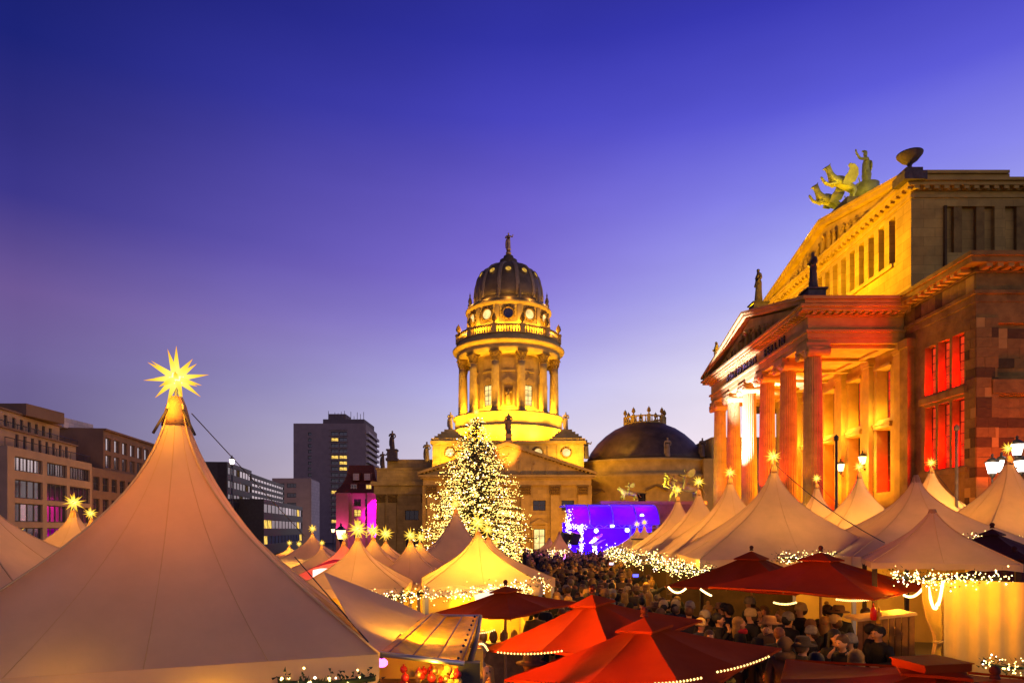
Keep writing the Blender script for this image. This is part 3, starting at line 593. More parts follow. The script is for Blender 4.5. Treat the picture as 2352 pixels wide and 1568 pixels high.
for k in range(6):
    for zz in (10.35, 10.85, 11.4): pc.ball((-.85+.34*k, -.55-.1*(zz > 11), zz), .22, 6, (1, 1, 1.4))
pc.box(-1.15, 1.15, -.75, 0, 11.7, 11.98)
pmm, pcm = pm_.mesh('pilaster', dsp), pc.mesh('capital', dsc)
for x in (-14.75, -9.35, -3.6, 3.6, 9.35, 14.75): o = link('pilaster', pmm, D, Vector((PX+x, 127.9, 0))-D.location); link('capital', pcm, o)
b = MB(); b.box(PX-16.4, PX+16.4, 127.3, 141, 12.0, 13.2); b.box(PX-16.8, PX+16.8, 126.9, 141, 13.2, 13.55); b.box(PX-17.2, PX+17.2, 126.5, 141, 13.55, 14.0); b.extr([(PX-16.6, 127.4, 14.02), (PX+16.6, 127.4, 14.02), (PX, 127.4, 19.6)], (0, 13, 0)); db(b, 'portico_pediment', dsp)
b = MB()
for s in (-1, 1): b.extr([(PX+s*17.4, 126.4, 14.02), (PX, 126.4, 19.7), (PX, 126.4, 20.35), (PX+s*17.4, 126.4, 14.5)], (0, 14.5, 0))
db(b, 'raking_cornice', dsp)
b = MB()
for s in (-1, 1):
    for i in range(22): t = (i+.5)/23; x = PX+s*17.2*t; z = 19.75-5.6*t; b.box(x-.14, x+.14, 126.75, 127.35, z-.35, z-.08)
for i in range(60): x = PX-16.6+i*.56; b.box(x, x+.28, 126.75, 126.89, 13.22, 13.5)
b.build('modillions', dsp, D, True)['kind'] = 'stuff'
for i in range(9):
    x = PX-10+i*2.5; hh = 4.6*(1-abs(x-PX)/16.6)
    o = link('relief_figure', STM[i % 3], D, Vector((x, 127.38, 14.1))-D.location, (0, R.uniform(-.25, .25), R.uniform(-.5, .5)), (hh*.95, hh*.5, hh*.95)); setm(o, dsp)
statue('dark standing statue on a pedestal at the apex of the cathedral pediment', PX+.3, 127.2, 20.3, 4.4, 0, 2, statst, ped=(.8, 1.6), group='statues on the cathedral roofs')
statue('dark standing statue beside the left edge of the yellow tower block', -17.6, 135, 17.3, 4.4, 0, 0, statst, group='statues on the cathedral roofs')
statue('dark standing statue between the yellow tower block and the low dome', 15.4, 135, 17.9, 4.2, 0, 1, statst, group='statues on the cathedral roofs')
statue('pale standing statue in front of the right half of the low dark dome', 31.9, 133.8, 18.2, 4.2, 0, 2, statl, group='statues on the cathedral roofs')
statue('dark standing statue at the right end of the low dome, beside the columns', 39.2, 134.5, 18.2, 4.2, 0, 0, statst, group='statues on the cathedral roofs')
statue('shorter dark statue at the far left end of the cathedral roof', -29.3, 148, 17.2, 4.0, 0, 1, statst, group='statues on the cathedral roofs')
statue('tall dark statue on a pale pedestal at the left end of the cathedral roof', -27.3, 149, 19.0, 4.5, 0, 0, statst, ped=(1.3, 2.6), group='statues on the cathedral roofs')
# left wing
ops = [(6.5, 9.6, 5.5, 7.7), (6.7, 9.4, -1.5, 2.4)]
b = MB(); wall(b, (-30.6, 147, 0), (1, 0, 0), 16, -3.2, 11.2, ops, .4, (0, 1, 0)); b.quad((-30.4, 147.8, -3), (-15, 147.8, -3), (-15, 147.8, 11), (-30.4, 147.8, 11)); b.box(-30.6, -30.5, 147.01, 165, -3, 11.2); b.box(-31, -14, 146.6, 165, 11.2, 13.2); b.box(-31.6, -14, 146, 165, 13.2, 14.1); b.box(-30.4, -14, 146.9, 165, 14.1, 16.8); b.box(-30.6, -14, 146.7, 165, 16.8, 17.2); b.box(-28.6, -16, 149.5, 165, 17.2, 19.4); db(b, 'left_wing', dst)
for o in ops: window(D, (-30.6+(o[0]+o[1])/2, 147.3, o[2]), (1, 0, 0), o[1]-o[0], o[3]-o[2], 3, 1, dfr, glassd, .14)
for x in (-29.4, -26.8, -19.4): o = link('pilaster', pmm, D, Vector((x, 146.95, -.7))-D.location); link('capital', pcm, o)
# round church body with its low dome
CXx, CYy = 30.5, 150.0
b = MB(); b.lathe([(16.4, -3), (16.4, 6), (16.6, 6.1), (16.4, 6.4), (16.4, 12.6), (16.7, 12.8), (16.7, 13.6), (17.3, 14.2), (17.4, 14.8), (16.5, 15.0), (16.5, 17.4), (16.9, 17.6), (16.9, 18.1), (12, 18.2)], (CXx, CYy, 0), 80); b.box(CXx+9, CXx+24, 134.6, 160, -3, 18.0); b.box(CXx+12, CXx+30, 139, 165, 18, 23)
db(b, 'church_body', dsp)
lp = [(13.3, 18.2), (13.1, 19.4), (12.3, 21.0), (10.9, 22.9), (9.0, 24.7), (7, 26.1), (5.0, 27.0), (4.6, 27.3)]
b = MB(); b.lathe(lp, (CXx, CYy, 0), 72); db(b, 'low_dome', dlow)
b = MB(); b.lathe([(4.2, 27.2), (4.7, 27.2), (4.7, 27.5), (4.2, 27.5)], (CXx, CYy, 0), 40, cap=False); b.lathe([(4.2, 28.7), (4.75, 28.7), (4.75, 28.95), (4.2, 28.95), (4.2, 28.7)], (CXx, CYy, 0), 40, cap=False); db(b, 'lantern_rail', dsp)
bq = MB(); bq.lathe([(.09, 27.5), (.17, 27.8), (.08, 28.3), (.13, 28.7)], n=6); bqm = bq.mesh('baluster', dsp); pq = MB(); pq.box(-.35, .35, -.35, .35, 27.2, 29.05); pqm = pq.mesh('lantern_pier', dsp)
for k in range(40):
    a = 2*pi*k/40; p = Vector((CXx+4.5*cos(a), CYy+4.5*sin(a), 0))
    if k % 5 == 0: o = link('lantern_pier', pqm, D, p-D.location, (0, 0, a)); link('urn', urm, o, (0, 0, 29.05), None, (.75, .75, .75))
    else: link('baluster', bqm, D, p-D.location)
b = MB()
for x, z in ((-11.5, 10.6), (-1.0, 11.4), (9.5, 11.4)):
    y = CYy-sqrt(16.4**2-x*x)-.1
    b.extr([(CXx+x-2.3, y, z), (CXx+x, y, z+1.1), (CXx+x+2.3, y, z), (CXx+x+2.3, y, z-.3), (CXx+x, y, z+.8), (CXx+x-2.3, y, z-.3)], (0, -.5, 0))
db(b, 'window_hood', dsc)
window(D, (CXx-3.6, CYy-16.1, 7.2), (1, 0, 0), 2.6, 3.6, 2, 3, dfr, glassd, .14)
# floodlights of the cathedral
DY1 = (1, .52, .03)
for a in (-150, -115, -90, -65, -30):
    a = radians(a); ca, sa = cos(a), sin(a)
    lamp('AREA', (DX+15.5*ca, DY+15.3*sa, 22.2), DY1, 4400, (DX+9*ca, DY+9*sa, 38), 1.5)
    lamp('POINT', (DX+13.6*ca, DY+13.6*sa, 23.0), DY1, 900, size=.3)
for k in range(-6, 1):
    a = radians(30*k); lamp('POINT', (DX+10.2*cos(a), DY+10.2*sin(a), 29.4), DY1, 2500, size=.4)
    a = radians(30*k+15); lamp('POINT', (DX+10.6*cos(a), DY+10.6*sin(a), 46.4), DY1, 2500, size=.4)
for k in range(7): a = radians(-180+30*k); lamp('POINT', (DX+9.9*cos(a), DY+9.9*sin(a), 53.6), (1, .5, .1), 260, size=.3)
for x in (-13, -7, 7, 13): lamp('AREA', (DX+x, 129.5, 16.9), DY1, 1700, (DX+x, 135, 20.5), 1.0)
for x, p in ((-24, 1900), (-6, 2600), (11, 4200), (22, 2600), (36, 2600)): lamp('AREA', (x, 112, .2), (1, .42, .008), p*.5, (x, 132, 11), 2)
lamp('SPOT', (23.5, 133.6, 18.6), (1, .6, .05), 3500, (24, 140, 23), .3, 60)
lamp('SPOT', (DX, 122, 10), (1, .36, .05), 40000, (DX, 150, 62), .5, 30)
# ---------------------------------------------------------------- city blocks on the left
def shell(root, poly, z0, z1, mat, opss=None, dep=.35, name='wall', inner=None):
    """walls of a building from its plan polygon (counter-clockwise); opss = {edge index: openings}"""
    opss = opss or {}; b = MB(); n = len(poly)
    for i in range(n):
        a, c = Vector(poly[i]), Vector(poly[(i+1) % n]); u = (c-a); Lg = u.length; u = u/Lg; wall(b, a, (u.x, u.y, 0), Lg, z0, z1, opss.get(i, []), dep, (-u.y, u.x, 0))
    b.add([(p[0], p[1], z1) for p in poly], [tuple(range(n))]); b.build(name, mat, root, True)
    for i, ops in opss.items():
        a, c = Vector(poly[i]), Vector(poly[(i+1) % n]); u = (c-a).normalized(); nn = Vector((-u.y, u.x)); k = MB(); q1 = a+nn*(dep+.5)+u*.5; q2 = c+nn*(dep+.5)-u*.5
        k.quad((*q1, z0), (*q2, z0), (*q2, z1-.1), (*q1, z1-.1)); k.build('room_back', inner or sandd, root, True)
        for o in ops:
            p = a+u*(o[0]+o[1])/2+nn*dep*.7; yield (p, u, o)
def face(A, B): A = Vector(A); B = Vector(B); return A, (B-A).normalized(), (B-A).length
office = pm('office_stone', (.34, .22, .11), .12, .6, .85, .15, bscale=5); officed = pm('office_dark', (.18, .105, .055), .15, .5, .85, .15)
conc = pm('concrete', (.26, .19, .16), .12, .4, .9, .15); concd = pm('concrete_dark', (.15, .11, .095), .12, .4, .9, .15); concl = pm('panel_pale', (.5, .42, .37), .06, .4, .8, .1, brick=(1.2, 1.1, .03))
dmet = pm('dark_metal', (.035, .032, .03), .2, 2, .5, .1, metal=.3)
refl = pm('sky_glass', (.62, .60, .58), .12, .5, .12, 0, metal=.9)
skyg = pm('window_glass', (.03, .03, .035), .3, .6, .06, 0, spec=1.0)
mag = em('pane_magenta', (.62, .0, .42), .5, .6, .8)
roomg = em('pane_dim_room', (.9, .5, .2), .06, .6, 1.2)
# stone office block with two set-back storeys
A0 = Vector((-57.95, 75)); A1 = Vector((-61.5, 95.6)); uA = (A1-A0).normalized(); nA = Vector((uA.y, -uA.x))  # nA points to the square
B_ = thing('office_block', 'brown stone office block with four-pane window groups and two set-back storeys', 'office building', (-60, 76, 0))
def facadeops(groups, zs): return [(a, c, z0, z1) for a, c in groups for z0, z1 in zs]
Ln = (A1-A0).length
tt = [(.07, .36), (.41, .65), (.69, .97)]; zs = [(10.3, 12.0), (7.1, 9.3), (4.3, 6.5), (1.3, 3.6)]
poly = [A0, A1, A1-nA*18, A0-nA*18]
ops = [(Ln*a_, Ln*b_, z0, z1) for a_, b_ in tt for z0, z1 in zs]
for p, u, o in shell(B_, poly, -1, 13, office, {0: ops}, .4, 'facade'):
    row = zs.index((o[2], o[3])); ww = (o[1]-o[0])/4
    for k in range(4):
        q = p + u*((k-1.5)*ww); gm = refl if row == 0 and R.random() < .8 else (mag if row == 3 and o[0] > Ln*.33 and o[0] < Ln*.5 else (refl if R.random() < .04 else skyg))
        window(B_, (q.x, q.y, o[2]), (u.x, u.y), ww, o[3]-o[2], 2 if row == 0 else 1, 1, dfr, gm, .12)
for lvl, (z0, z1, sb) in enumerate(((13.02, 15.3, 1.6), (15.32, 17.8, 2.8))):
    q0 = A0-nA*sb+uA*(.2); q1 = A1-nA*sb-uA*(1.2+lvl*2); L2 = (q1-q0).length
    o2 = [(4.4-lvl*1.8+i*1.72, 4.4-lvl*1.8+i*1.72+.75, z0+.35, z0+1.95) for i in range(8)]
    for p, u, o in shell(B_, [q0, q1, q1-nA*15, q0-nA*15], z0, z1, office, {0: o2}, .3, 'set_back_storey'):
        window(B_, (p.x, p.y, o[2]), (u.x, u.y), o[1]-o[0], o[3]-o[2], 1, 1, dfr, refl, .1)
    k = MB(); k.extr([(*(q0+nA*.3), z1), (*(q1+nA*.3), z1), (*(q1-nA*15), z1), (*(q0-nA*15), z1)], (0, 0, .22)); k.build('roof_edge', officed, B_, True)
    k = MB(); c0 = A0-nA*(.25+sb*.6*lvl); c1 = A1-nA*(.25+sb*.6*lvl); k.tube([(*c0, z0+1.0-lvl*.05), (*c1, z0+1.0-lvl*.05)], .05, 5)
    for i in range(12): p = c0.lerp(c1, i/11); k.tube([(*p, z0-.05), (*p, z0+1)], .035, 4)
    k.build('balcony_rail', dmet, B_, True)
k = MB(); c = A0+uA*9-nA*8; k.box(c.x-1, c.x+6, c.y, c.y+7, 17.8, 19.3); k.build('roof_plant_room', officed, B_, True)
lamp('POINT', (-50, 76, 9), (1, .45, .12), 700, size=1); lamp('AREA', (-46, 92, 2), (1, .46, .1), 1100, (-60, 88, 9), 3)
# darker office next door
B2 = thing('office_block', 'darker brown office building with paired windows right of the stone office block', 'office building', (-61, 97, 0))
u2 = Vector((-.14, .99)); n2 = Vector((.99, .14)); b0 = A1+u2*.3-nA*.4; b1 = b0+u2*44
o2 = [(1.0+i*2.9, 2.9+i*2.9, z0, z1) for i in range(14) for z0, z1 in ((9.2, 11.3), (5.9, 8.0), (2.6, 4.7))]
for p, u, o in shell(B2, [b0, b1, b1-n2*16, b0-n2*16], -1, 12.6, officed, {0: o2}, .35, 'facade'):
    window(B2, (p.x, p.y, o[2]), (u.x, u.y), o[1]-o[0], o[3]-o[2], 2, 2, dfr, skyg if R.random() < .85 else refl, .12)
b2 = b0+u2*5.2-n2*.5
o3 = [(.6+i*2.9, 2.6+i*2.9, z0, z1) for i in range(12) for z0, z1 in ((15.7, 17.7), (13.0, 15.0))]
for p, u, o in shell(B2, [b2, b2+u2*38, b2+u2*38-n2*15, b2-n2*15], 12.62, 18.7, officed, {0: o3}, .35, 'upper_storeys'):
    window(B2, (p.x, p.y, o[2]), (u.x, u.y), o[1]-o[0], o[3]-o[2], 3, 1, dfr, refl, .12)
k = MB(); k.extr([(*(b2+n2*.4), 18.7), (*(b2+u2*38+n2*.4), 18.7), (*(b2+u2*38-n2*15), 18.7), (*(b2-n2*15), 18.7)], (0, 0, .3)); k.build('roof_edge', officed, B2, True)
k = MB(); c = b2-n2*5; k.box(c.x-3, c.x, c.y-1, c.y+6, 18.9, 20.4); k.build('roof_plant_room', concl, B2, True)
lamp('AREA', (-50, 104, 3), (1, .4, .05), 1100, (-62, 108, 10), 3)
# dark glass office
B3 = thing('glass_office', 'dark glazed office building with pale reflecting window bands behind the largest tent', 'office building', (-58, 131, 0))
c0 = Vector((-56.6, 130)); c1 = Vector((-59.8, 150)); u3 = (c1-c0).normalized(); n3 = Vector((u3.y, -u3.x))
def bands(root, a, c, z0, z1, nrow, ncol, mats, name):
    """window bands: dark wall with recessed rows of panes"""
    Lb = (c-a).length; u = (c-a).normalized(); h = (z1-z0)/nrow
    o = [(.3, Lb-.3, z0+h*i+.3*h, z0+h*(i+1)-.12*h) for i in range(nrow)]
    n_ = Vector((-u.y, u.x))
    for p, uu, q in shell(root, [a, c, c+n_*14, a+n_*14], z0-1.2, z1+.5, dmet, {0: o}, .25, name):
        ww = (q[1]-q[0])/ncol
        for k in range(ncol):
            w = p+uu*((k-(ncol-1)/2)*ww); window(root, (w.x, w.y, q[2]), (uu.x, uu.y), ww, q[3]-q[2], 1, 1, dfr, mats(k, q[2]), .12, th=.12)
bands(B3, c0, c1, 5.5, 16.3, 4, 8, lambda k, z: refl if z > 14 and k > 3 else (roomg if R.random() < .12 else skyg), 'north_volume')
bands(B3, c1+u3*.2, c1+u3*40, 4.4, 15.7, 8, 12, lambda k, z: refl if z > 6.5 and R.random() < .93 else skyg, 'south_volume')
e0 = c0+n3*5+u3*9
bands(B3, e0, e0+u3*52, -1, 9.4, 3, 12, lambda k, z: (warmg if R.random() < .16 else (refl if z > 6 and R.random() < .2 else skyg)), 'low_volume')
k = MB(); k.box(-73, -56.62, 129.7, 129.95, -2, 16.8); k.build('north_wall', dmet, B3, True)
# high-rise slab
B4 = thing('tower_block', 'grey concrete high-rise slab with a column of paired windows and side balconies', 'apartment tower', (-84, 300, -2.8))
q = [(-100.4, 300), (-67.2, 300), (-68.6, 332), (-101, 332)]; ops = []
for r_ in range(17):
    z = 46.4-r_*2.68
    for a, c in ((17.2, 20.6), (20.9, 24.6)): ops.append((a, c, z, z+1.75))
    ops.append((6.6, 8.3, z, z+1.5))
for p, u, o in shell(B4, q, -3, 52, conc, {0: ops}, .8, 'slab', concd):
    lit = o[0] > 15 and (round((46.4-o[2])/2.68), o[0] > 20.7) in {(1, False), (4, False), (4, True), (5, True), (6, True), (10, False), (15, False)}
    window(B4, (p.x, p.y, o[2]), (u.x, u.y), o[1]-o[0], o[3]-o[2], 2, 1, dfr, warmg if lit else skyg, .2)
k = MB()
for r_ in range(18): z = 49.2-r_*2.68; k.box(-84, -75.5, 299.5, 300.0, z-.35, z)
k.build('balcony_slab', conc, B4, True)
for r_ in range(14):
    z = 47.5-r_*2.68; k = MB(); k.extr([(-67.1, 300.6, z), (-65.9, 300.6, z), (-67.3, 331.5, z), (-68.4, 331.5, z)], (0, 0, 1.1)); k.build('balcony', concl, B4, True)
k = MB(); k.box(-88, -66.8+2-4, 304, 326, 52, 54.6); k.box(-86, -78, 306, 316, 54.6, 57.4)
for i in range(12): x = -86+i*1.5; k.tube([(x, 306, 54), (x, 306, 56+R.uniform(0, 3))], .12, 4)
k.build('roof_plant_room', concd, B4, True)
# low office with pale end
B5 = thing('office_block', 'small grey office with a pale blank end wall in front of the high-rise', 'office building', (-76, 230, -2.8))
ops = [(1+a, 4.3+a, z, z+1.6) for a in (0, 4.2) for z in (18, 14.6, 11.2, 7.8, 4.4)]
for p, u, o in shell(B5, [(-84.5, 230), (-70.85, 230), (-72.9, 246.8), (-86, 247)], -3, 21.4, conc, {0: ops}, .3, 'wall', concd): window(B5, (p.x, p.y, o[2]), (u.x, u.y), o[1]-o[0], o[3]-o[2], 3, 1, dfr, skyg, .15)
k = MB(); k.extr([(-70.75, 230.1, -3), (-70.65, 230.1, -3), (-72.7, 246.7, -3), (-72.8, 246.7, -3)], (0, 0, 24)); k.build('end_panel', concl, B5, True)
# hotel with red mansard roof
B6 = thing('hotel', 'narrow hotel with a dark red mansard roof and magenta lit walls', 'hotel', (-40, 170, -2.8))
hot = pm('hotel_stone', (.24, .14, .10), .15, .5, .85, .15); mans = pm('mansard_tiles', (.13, .035, .02), .3, 2, .8, .3)
ops = [(x, x+1.9, z, z+1.9) for x in (4.1, 7.0) for z in (9.4, 6.7, 3.9, 1.1)]
for p, u, o in shell(B6, [(-45.3, 170), (-34.2, 170), (-34.2, 186), (-45.3, 186)], -3, 12.8, hot, {0: ops}, .35, 'wall', sandd):
    window(B6, (p.x, p.y, o[2]), (u.x, u.y), 1.9, 1.9, 2, 2, dfr, warmg if (o[0] < 5 and o[2] in (6.7, 3.9)) or R.random() < .1 else skyg, .13)
k = MB(); pr = [(-.7, 12.8), (-.2, 13.6), (.9, 15.2), (1.7, 17.2), (2.3, 20.3)]
for (d0, z0), (d1, z1) in zip(pr, pr[1:]):
    r0 = [(-45.3+d0, 170+d0), (-34.2-d0, 170+d0), (-34.2-d0, 186-d0), (-45.3+d0, 186-d0)]; r1 = [(-45.3+d1, 170+d1), (-34.2-d1, 170+d1), (-34.2-d1, 186-d1), (-45.3+d1, 186-d1)]
    for i in range(4): j = (i+1) % 4; k.quad((*r0[i], z0), (*r0[j], z0), (*r1[j], z1), (*r1[i], z1))
k.add([(*p, 20.3) for p in r1], [(0, 1, 2, 3)]); k.build('mansard_roof', mans, B6, True)
for x, z, m_ in ((-41.2, 13.4, skyg), (-37.3, 13.4, warmg), (-40.6, 16.2, concl), (-37.7, 16.2, concl)):
    k = MB(); k.box(x-1, x+1, 170.1, 173, z-.1, z+2.0); k.build('dormer', mans, B6, True); window(B6, (x, 170.05, z), (1, 0), 1.5, 1.7, 2, 2, wfr, m_, .12)
k = MB(); k.box(-45.7, -42.4, 169.6, 170, -3, 12.6); k.box(-37.2-.4, -34.1, 169.6, 170, -3, 12.6); k.box(-46, -42, 169.3, 170, 12.5, 12.9); k.box(-37.6, -33.8, 169.3, 170, 12.5, 12.9); k.build('corner_pilaster', hot, B6, True)
lamp('SPOT', (-35.6, 168.2, .2), (1, .0, .75), 40000, (-35.6, 170.2, 9), .3, 70); lamp('SPOT', (-35.6, 168.2, 11.9), (1, .0, .75), 26000, (-35.6, 170, 4), .3, 90); lamp('SPOT', (-44.6, 168.6, .2), (1, .02, .5), 14000, (-44.6, 170, 8), .3, 60)
lamp('AREA', (-42, 160, .5), (1, .45, .08), 500, (-40, 170, 8), 2)
lamp('POINT', (-70, 210, 4), (1, .6, .35), 5000, size=2)
# ---------------------------------------------------------------- market: tents, stars, garlands, parasols
canvas = pm('tent_canvas', (.82, .57, .31), .12, .9, .7, .35, spec=.25, transl=.42, bscale=2.2)
canvas_pinklit = pm('tent_canvas_pink_light', (.76, .34, .20), .06, 1.2, .7, .3, spec=.25, transl=.42, bscale=2.2)  # canvas copy with the pink lamplight mixed into its colour
drape = pm('drape', (.76, .50, .11), .08, 2, .85, .3, transl=.3)
alu = pm('aluminium', (.45, .43, .40), .08, 3, .4, .05, metal=.8)
ropem = pm('rope', (.05, .04, .04), .1, 3, .8, 0)
wood = pm('counter_wood', (.22, .12, .05), .3, 6, .6, .2)
leafm = pm('fir_green', (.035, .05, .018), .5, 6, .8, 0)
bulb_soft = em('bulb_soft', (1, .66, .2), 4, sample=False)
bulb = em('bulb', (1, .70, .22), 7, sample=False)
bulbw = em('bulb_white', (1, .78, .62), 9, sample=False)
rope_light = em('rope_light', (1, .62, .24), 6, sample=False)
umb = pm('parasol_red', (.36, .040, .002), .12, 2.5, .8, .3, spec=.08, transl=.12, bscale=3)
umbd = pm('parasol_dark', (.10, .025, .012), .15, 2.5, .8, .3, spec=.2, transl=.1, bscale=3)
polew = pm('parasol_pole', (.30, .15, .06), .2, 8, .5, .1)
seamm = pm('seam', (.70, .45, .18), .05, 3, .8, 0)
shadew = pm('shade_boards', (.05, .028, .012), .3, 3, .8, .2)  # dark boards added for the shade inside the stalls, also darkens legs
def starmat():
    m = bpy.data.materials.new('star_glow'); m.use_nodes = True; t = m.node_tree; n = t.nodes; l = t.links; n.clear()
    co = n.new('ShaderNodeTexCoord'); le = n.new('ShaderNodeVectorMath'); le.operation = 'LENGTH'; l.new(co.outputs['Object'], le.inputs[0])
    r = n.new('ShaderNodeValToRGB'); e = r.color_ramp.elements; e[0].position = .2; e[0].color = (1, .80, .16, 1); e[1].position = 1; e[1].color = (.9, .30, .02, 1); k = e.new(.62); k.color = (1, .62, .045, 1); l.new(le.outputs['Value'], r.inputs[0])
    em_ = n.new('ShaderNodeEmission'); em_.inputs[1].default_value = 1.35; l.new(r.outputs[0], em_.inputs[0]); o = n.new('ShaderNodeOutputMaterial'); l.new(em_.outputs[0], o.inputs[0]); return m
starm = starmat(); starc = em('star_core', (1, .86, .3), 2.2)
collar = pm('tent_collar', (.55, .30, .12), .1, 4, .7, .2, transl=.3)
RAYS = []
for i in range(21):
    z = 1-2*(i+.5)/21; a = i*2.39996; RAYS.append(Vector((sqrt(1-z*z)*cos(a), sqrt(1-z*z)*sin(a), z)))
RAYS[0] = Vector((0, 0, 1))
def raymesh():
    b = MB(); q = [(.125*cos(pi/4+k*pi/2), .125*sin(pi/4+k*pi/2), .12) for k in range(4)]; b.add(q+[(0, 0, 1)], [(0, 1, 4), (1, 2, 4), (2, 3, 4), (3, 0, 4)]); return b.mesh('ray', starm)
raym = raymesh(); b = MB(); b.ball((0, 0, 0), .24, 12); corem = b.mesh('core', starc)
b = MB()
for d in RAYS:
    Mr = d.to_track_quat('Z', 'Y').to_matrix().to_4x4(); b.add([Mr @ Vector(v.co) for v in raym.vertices], [tuple(p.vertices) for p in raym.polygons])
starone = b.mesh('star', starm)
b = MB(); b.lathe([(.06, -2.2), (.06, -.2)], n=6); mountm = b.mesh('mount', alu)
def star(label, vx, vy, Z, R_=.28, lampw=6., big=True, rz=0, group='star lamps on the tent peaks'):
    p = P(vx, vy, Z)
    t = thing('star_lamp', label, 'star lamp', p, rz, group); t.scale = (R_,)*3
    if big:
        link('core', corem, t)
        for d in RAYS:
            k = R.uniform(.86, 1.04); link('ray', raym, t, None, d.to_track_quat('Z', 'Y').to_euler(), (1, 1, k))
    else: link('rays', starone, t); link('core', corem, t)
    link('mount', mountm, t, None, None, (1, 1, .55))
    if lampw: lamp('POINT', p+Vector((0, -R_*1.05, -R_*.7)), (1, .42, .02), lampw*2, size=R_*.5)
    return t
tent_last = [None]
def canopy(a, rise, tip=.07, k=8, n=14, ex=1.55):
    b = MB(); vs = []; m = 4*k
    for i in range(n+1):
        t = (i/n)**.9; w = tip+(a-tip)*(1-t)**ex
        for j in range(m):
            s_, u = divmod(j, k); u = u/k*2-1
            x, y = [(u, -1), (1, u), (-u, 1), (-1, -u)][s_]
            sag = 1-.085*(1-u*u)*min(1, 4*t*(1-t)) if True else 1
            r = sqrt(x*x+y*y); f = sm(t*1.1); q = 1/r*1.02
            x2, y2 = x*(1-f)+x*q*f, y*(1-f)+y*q*f
            cr = 1+(.016*cos(u*15+i*.35)*abs(u)**2+.007*sin(u*9+s_*2+i*.6))*sin(pi*min(1, t*1.25))
            vs.append((x2*w*sag*cr, y2*w*sag*cr, rise*t))
    fs = [(i*m+j, i*m+(j+1) % m, (i+1)*m+(j+1) % m, (i+1)*m+j) for i in range(n) for j in range(m)]
    b.add(vs, fs, True); b.add(vs[-m:], [tuple(range(m))]); return b
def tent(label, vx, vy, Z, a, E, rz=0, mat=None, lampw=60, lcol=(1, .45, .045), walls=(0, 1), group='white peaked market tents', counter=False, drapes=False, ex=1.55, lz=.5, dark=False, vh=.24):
    p = P(vx, vy, Z); gz = g(p.x, p.y); t = thing('market_tent', label, 'tent', (p.x, p.y, gz), radians(rz), group); mat = mat or canvas; e = E-gz
    canopy(a, p.z-E, ex=ex).build('canopy', mat, t, loc=(0, 0, e))
    v = MB()
    for s_ in range(4):
        Mr = Matrix.Rotation(s_*pi/2, 4, 'Z'); v.add([Mr @ Vector((-a+2*a*i/8, -a-.004, e-(0 if zz else vh-.03*(i % 2)))) for zz in (0, 1) for i in range(9)], [(i, i+1, 10+i, 9+i) for i in range(8)])
    v.build('valance', mat, t)
    for s_ in range(4):
        pts = []
        for i in range(15):
            tt_ = (i/14)**.9; w = (.07+(a-.07)*(1-tt_)**ex)*(1-.0*tt_); f = sm(tt_*1.1); r_ = w*(sqrt(2)*(1-f)+1.02*f)+.004; pts.append((r_*cos(pi/4+s_*pi/2), r_*sin(pi/4+s_*pi/2), e+(p.z-E)*tt_+.004))
        q_ = MB(); q_.tube(pts, .0085+.0006*Z*.3, 4); q_.build('hip_seam', seamm, t)
        if Z < 23:
            for um in ((-.5, 0, .5) if Z < 8 else (0,)):
                pts = []
                for i in range(15):
                    tt_ = (i/14)**.9; w = .07+(a-.07)*(1-tt_)**ex; sg = 1-.085*(1-um*um)*min(1, 4*tt_*(1-tt_)); f = sm(tt_*1.1); r_ = sqrt(1+um*um); x_, y_ = um*(1-f)+um/r_*1.02*f, -(1-f)-1.02/r_*f
                    pts.append(Matrix.Rotation(s_*pi/2, 4, 'Z') @ Vector((x_*w*sg*1.002, y_*w*sg*1.002, e+(p.z-E)*tt_+.002)))
                q_ = MB(); q_.tube(pts, .0017+.00017*Z, 4); q_.build('panel_seam', seamm, t)
    c = MB(); c.lathe([(.12, -.17), (.1, -.08), (.08, 0), (.05, .08)], (0, 0, p.z-gz-.01), 10); c.build('collar', collar, t)
    for sx_ in (-1, 1):
        for sy in (-1, 1): l_ = MB(); l_.box(sx_*(a-.06)-.04, sx_*(a-.06)+.04, sy*(a-.06)-.04, sy*(a-.06)+.04, -.1, e-.01); l_.build('leg', shadew if dark else alu, t)
    for w in walls:                         # walls, canvas or shade-dark boards: 0 back, 1 right, 2 front, 3 left
        m = MB(); Mr = Matrix.Rotation({0: pi, 1: pi/2, 2: 0, 3: -pi/2}[w], 4, 'Z'); nx = 14
        m.add([Mr @ Vector((-a+.1+(2*a-.2)*i/nx, -a+.08+.025*(i % 2), z)) for z in (.0, e-.2) for i in range(nx+1)], [(i, i+1, nx+2+i, nx+1+i) for i in range(nx)], True); m.build('side_wall', shadew if dark else drape, t)
    if counter:
        m = MB(); m.box(-a+.15, a-.15, -a+.0, -a+.45, .95, 1.02); m.box(-a+.2, a-.2, -a+.05, -a+.1, 0, .95); m.build('counter', wood, t)
        for i in range(9):
            q = MB(); x = -a+.4+(2*a-.8)*i/8; q.lathe([(.06, 1.02), (.1, 1.1), (.09, 1.22), (.04, 1.3)], (x, -a+.22, 0), 8); setm(q.build('ware', goldp, t), R.choice([wood, drape, gold, redw]))
    if drapes:
        for s_ in (-1, 1):
            m = MB(); rows = []
            for z, w in ((e-.2, .55), (e-.7, .42), (1.15, .16), (.9, .14), (.1, .3)):
                rows.append([(s_*(a-.08-w*i/10), -a+.03+.05*(i % 2)*(w/.5), z) for i in range(11)])
            m.add([p_ for r_ in rows for p_ in r_], [(j*11+i, j*11+i+1, (j+1)*11+i+1, (j+1)*11+i) for j in range(4) for i in range(10)], True); m.build('drape', drape, t)
